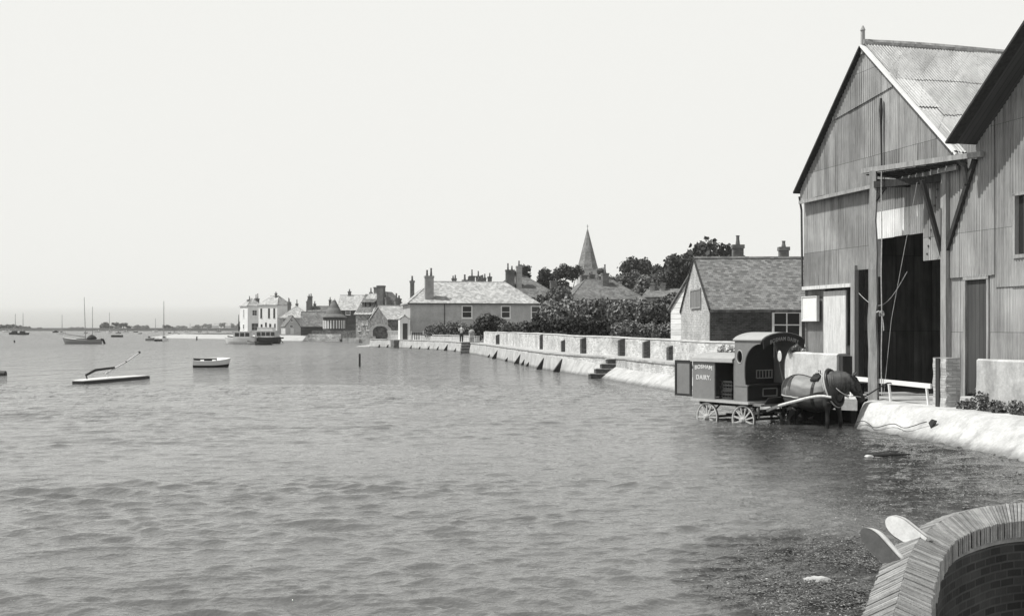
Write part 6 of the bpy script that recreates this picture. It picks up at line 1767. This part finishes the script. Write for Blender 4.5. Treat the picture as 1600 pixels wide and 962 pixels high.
# ================================================================== PERSON on the terrace
M['skin'] = m_plain('skin', .28, .1, 6, .6); M['cloth_pale'] = m_plain('pale_shirt', .55, .12, 8, .9); M['cloth_dark'] = m_plain('dark_trousers', .05, .3, 8, .9); M['hair'] = m_plain('dark_hair', .02, .3, 20, .6)
ps = thing('person', 'dark haired person in pale top and dark trousers standing by the terrace wall', 'person', (*V2(721, 107), .95), R(20))
m = MB()
chain(m, [(0, 0, .92, .12, .10), (0, 0, 1.02, .15, .11), (0, 0, 1.2, .15, .10), (0, 0, 1.38, .18, .11), (0, 0, 1.46, .12, .08), (0, 0, 1.52, .055, .055), (0.02, 0, 1.58, .05, .05)], 12)
chain(m, [(.02, 0, 1.56, .05, .055), (.03, 0, 1.62, .07, .085), (.03, 0, 1.70, .08, .10), (.02, 0, 1.77, .07, .085), (.02, 0, 1.80, .03, .03)], 12)
m.lathe([(.004, -.02), (.016, 0), (.004, .02)], 8, (.03, -.10, 1.67)); m.lathe([(.004, -.03), (.014, 0), (.004, .03)], 6, (.11, 0, 1.67)); m.lathe([(.004, -.03), (.014, 0), (.004, .03)], 6, (-.05, 0, 1.67))
for s_ in (-1, 1):
    chain(m, [(.08 * s_, 0, .95, .09, .10), (.10 * s_, -.01, .70, .08, .085), (.11 * s_, -.01, .48, .055, .06), (.11 * s_, .01, .30, .055, .06), (.11 * s_, .01, .10, .038, .045), (.11 * s_, 0, .05, .04, .05)], 10)
    chain(m, [(.11 * s_, .05, .035, .04, .03), (.12 * s_, -.06, .035, .048, .035), (.13 * s_, -.16, .03, .04, .025)], 8)
    h = Vector((.20 * s_, -.22, 1.12)) if s_ > 0 else Vector((-.22, -.20, 1.18))
    chain(m, [(.17 * s_, 0, 1.40, .055, .06), (.23 * s_, .02, 1.28, .045, .05), (.27 * s_, .0, 1.13, .038, .04), (*(Vector((.27 * s_, 0, 1.13)).lerp(h, .6)), .034, .034), (*h, .022, .03)], 10)
    chain(m, [(*h, .02, .034), (*(h + Vector((-.02 * s_, -.05, 0))), .016, .042), (*(h + Vector((-.02 * s_, -.09, -.01))), .014, .038)], 8)
    for f_ in range(4): chain(m, [(*(h + Vector((-.02 * s_, -.085, .028 - .019 * f_))), .009, .009), (*(h + Vector((-.035 * s_, -.13 + .006 * abs(f_ - 1), .02 - .019 * f_))), .008, .008), (*(h + Vector((-.06 * s_, -.145, .005 - .017 * f_))), .006, .006)], 6, 2)
    chain(m, [(*(h + Vector((-.01 * s_, -.03, .03))), .011, .011), (*(h + Vector((-.04 * s_, -.06, .055))), .009, .009), (*(h + Vector((-.06 * s_, -.09, .05))), .006, .006)], 6, 2)
po = m.build('body', M['skin'], ps, smooth=True, uv=False)
rm = po.modifiers.new('remesh', 'REMESH'); rm.mode = 'VOXEL'; rm.voxel_size = .009; rm.use_smooth_shade = True
m = MB(); chain(m, [(0, 0, .90, .16, .125), (0, 0, 1.02, .168, .125), (0, 0, 1.2, .17, .12), (0, 0, 1.38, .20, .125), (0, 0, 1.47, .10, .08)], 14)
for s_ in (-1, 1): chain(m, [(.17 * s_, 0, 1.41, .07, .07), (.23 * s_, .02, 1.28, .058, .062), (.26 * s_, .01, 1.17, .052, .055)], 10)
m.build('shirt', M['cloth_pale'], ps, smooth=True)
m = MB(); chain(m, [(0, 0, .80, .17, .13), (0, 0, .98, .165, .122)], 14)
for s_ in (-1, 1): chain(m, [(.08 * s_, 0, .93, .10, .12), (.10 * s_, -.01, .70, .092, .098), (.11 * s_, -.01, .48, .07, .078), (.11 * s_, .01, .12, .06, .07)], 10)
m.build('trousers', M['cloth_dark'], ps, smooth=True)
m = MB(); chain(m, [(.02, .05, 1.62, .07, .05), (.02, .035, 1.72, .088, .09), (.02, .01, 1.79, .075, .09), (.02, 0, 1.83, .03, .04)], 12); m.build('hair', M['hair'], ps, smooth=True)

# ================================================================== the two white boards poking out behind the round wall
M['board_dark_face'] = m_plain('dark_board_face', .07, .25, 8, .6)
def paddle(name, label, px0, py0, px1, py1, D0, D1, wpx, th, mat, edge, tilt, tip=1.0):
    z0, z1 = ZY(py0, D0), ZY(py1, D1)
    A = P(px0, D0, z0); B = P(px1, D1, z1); d = B - A; L_ = d.length; d.normalize()
    w_ = wpx / F * D1
    r_ = thing(name, label, 'board', A, 0)
    side = d.cross(Vector((0, 1, 0))).normalized(); nrm = side.cross(d)
    q = Matrix.Rotation(tilt, 3, d); side = q @ side; nrm = q @ nrm
    def outline(s):
        pts = []
        for t in np.linspace(0, .62, 6): pts.append((t * L_, w_ / 2 * s * (.80 + .2 * t / .62)))
        for a in np.linspace(0, math.pi, 17)[1:-1]: pts.append((.62 * L_ + math.sin(a) * .38 * L_ * tip, w_ / 2 * s * math.cos(a)))
        for t in np.linspace(.62, 0, 6): pts.append((t * L_, -w_ / 2 * s * (.80 + .2 * t / .62)))
        return pts
    layers = [(-.5, .86), (-.36, .98), (0, 1.0), (.36, .98), (.5, .86)]
    vs = []; n = 0
    for h, s in layers:
        o_ = outline(s); n = len(o_)
        vs += [d * x + side * y + nrm * h * th for x, y in o_]
    fs = [(j * n + i, j * n + (i + 1) % n, (j + 1) * n + (i + 1) % n, (j + 1) * n + i) for j in range(4) for i in range(n)]
    m = MB(); m.add(vs, fs + [tuple(range((len(layers)) * n - 1, (len(layers) - 1) * n - 1, -1)), tuple(range(n))])
    m.build('rim', M[edge], r_, smooth=True)
    o_ = outline(.84); m = MB()
    m.prism([d * x * .985 + side * y + nrm * (-.5 * th - .001) for x, y in o_], nrm * -.006); m.build('face', M[mat], r_)
    return r_
M['board_paint'] = m_plain('chalky_board_paint', .50, .18, 9, .8)
paddle('rounded_board', 'white egg ended board poking up behind the coping of the round brick wall', 1446, 852, 1388, 811, 5.75, 5.95, 35, .045, 'board_paint', 'board_paint', R(-12))
paddle('rounded_board', 'dark faced board with white rim leaning behind the round brick wall', 1408, 886, 1351, 828, 5.3, 5.55, 34, .045, 'board_dark_face', 'board_paint', R(-35))

# ================================================================== floating weed and scum
def weed(name, label, regions, n, size, mat, seed):
    rng = np.random.RandomState(seed); V = []; Fc = []
    for (x0, y0, sx, sy, k) in regions:
        for i in range(int(n * k)):
            gx, gy = rng.randn(2)
            if gx * gx + gy * gy > 5: continue
            x = x0 + gx * sx; y = y0 + gy * sy
            if mnoise.noise(Vector((x * .9, y * .9, seed))) < -.02 + rng.randn() * .22: continue
            s = size * (.4 + rng.rand()) ; a = rng.rand() * 6.28; z = rng.rand() * .022 + .006
            b = len(V); c, s_ = math.cos(a), math.sin(a)
            for (u, v, h) in ((-1, -.25, 0), (0, -.4, .3), (1, 0, .1), (.3, .35, .5), (-.6, .3, .1)):
                V.append((x + (u * c - v * s_) * s, y + (u * s_ + v * c) * s, z + h * s * .5))
            Fc.append((b, b + 1, b + 2, b + 3, b + 4))
    me = bpy.data.meshes.new(name); me.from_pydata(V, [], Fc); me.materials.append(mat)
    o = bpy.data.objects.new(name, me); C.objects.link(o); tag(o, label, 'seaweed', kind='stuff')
M['weed'] = m_leaf('bladder_weed', .13, .7); M['weed_pale'] = m_leaf('pale_weed', .30, .5)
def wp(px, py): D_ = DW(py); return V2(px, D_)
wr_ = [(*wp(1275, 895), .40, .75, 1.0), (*wp(1330, 870), .40, .9, .9), (*wp(1280, 940), .45, .55, .8), (*wp(1215, 910), .45, .6, .35), (*wp(1360, 800), .4, 1.2, .4)]
weed('floating_weed', 'matted seaweed on the shallow water left of the round brick wall', wr_, 4200, .017, M['weed'], 3)
weed('floating_weed', 'pale bits of weed and foam floating among the mat left of the round brick wall', wr_, 900, .015, M['weed_pale'], 4)
wr_ = [(*wp(1450, 712), .9, 1.1, 1), (*wp(1540, 742), .6, 1.0, 1), (*wp(1330, 690), .8, .7, .6), (*wp(1500, 770), .7, .8, .7), (*wp(1255, 682), .8, .4, .3)]
weed('floating_weed', 'thin scum of seaweed along the foot of the quay wall', wr_, 1100, .03, M['weed'], 6)
weed('floating_weed', 'pale foam flecks drifting before the quay wall', wr_, 260, .02, M['weed_pale'], 7)
q = wp(1279, 906); m = MB()
m.lathe([(.05, -.05), (.09, -.02), (.10, .01), (.07, .035), (.02, .045)], 14)
m.v = [(q[0] + x * 1.5 + .5 * mnoise.noise(Vector((x, y, z)) * 9) * .08, q[1] + y * 1.1 + mnoise.noise(Vector((y, x, z)) * 11) * .05, z * .8 + mnoise.noise(Vector((x, z, y)) * 14) * .03) for x, y, z in m.v]
o = m.build('pale_stone', M['concrete_pale'], smooth=False); tag(o, 'pale lumpy stone breaking the surface in the seaweed patch', 'stone')
q = wp(1357, 713); m = MB(); m.lathe([(.04, -.03), (.09, 0), (.06, .025), (.02, .035)], 9, (q[0], q[1], 0)); m.v = [(x + .05 * mnoise.noise(Vector((x, y, z)) * 9), y + .04 * mnoise.noise(Vector((y, z, x)) * 9), z) for x, y, z in m.v]; o = m.build('pale_stone', M['concrete_pale']); tag(o, 'small pale stone at the water surface off the quay wall beside driftwood', 'stone')
m = MB(); m.tube([(q[0] + .08, q[1] + .02, .02), (q[0] + .4, q[1] + .05, .03), (q[0] + .85, q[1] + .2, .02)], [.02, .04, .015], 7); o = m.build('driftwood', M['timber_dark']); tag(o, 'dark stick of driftwood floating before the quay wall', 'driftwood')

# ================================================================== HAZE
hm = bpy.data.materials.new('sea_haze'); hm.use_nodes = True; hm.node_tree.nodes.clear()
pv = hm.node_tree.nodes.new('ShaderNodeVolumePrincipled'); pv.inputs['Color'].default_value = (.99, .99, .97, 1); pv.inputs['Density'].default_value = .00017; pv.inputs['Anisotropy'].default_value = 0
oo = hm.node_tree.nodes.new('ShaderNodeOutputMaterial'); hm.node_tree.links.new(pv.outputs[0], oo.inputs['Volume'])
o = MB().bx(-4000, 3000, -200, 6100, -4, 62).build('haze', hm, uv=False); tag(o, kind='stuff')
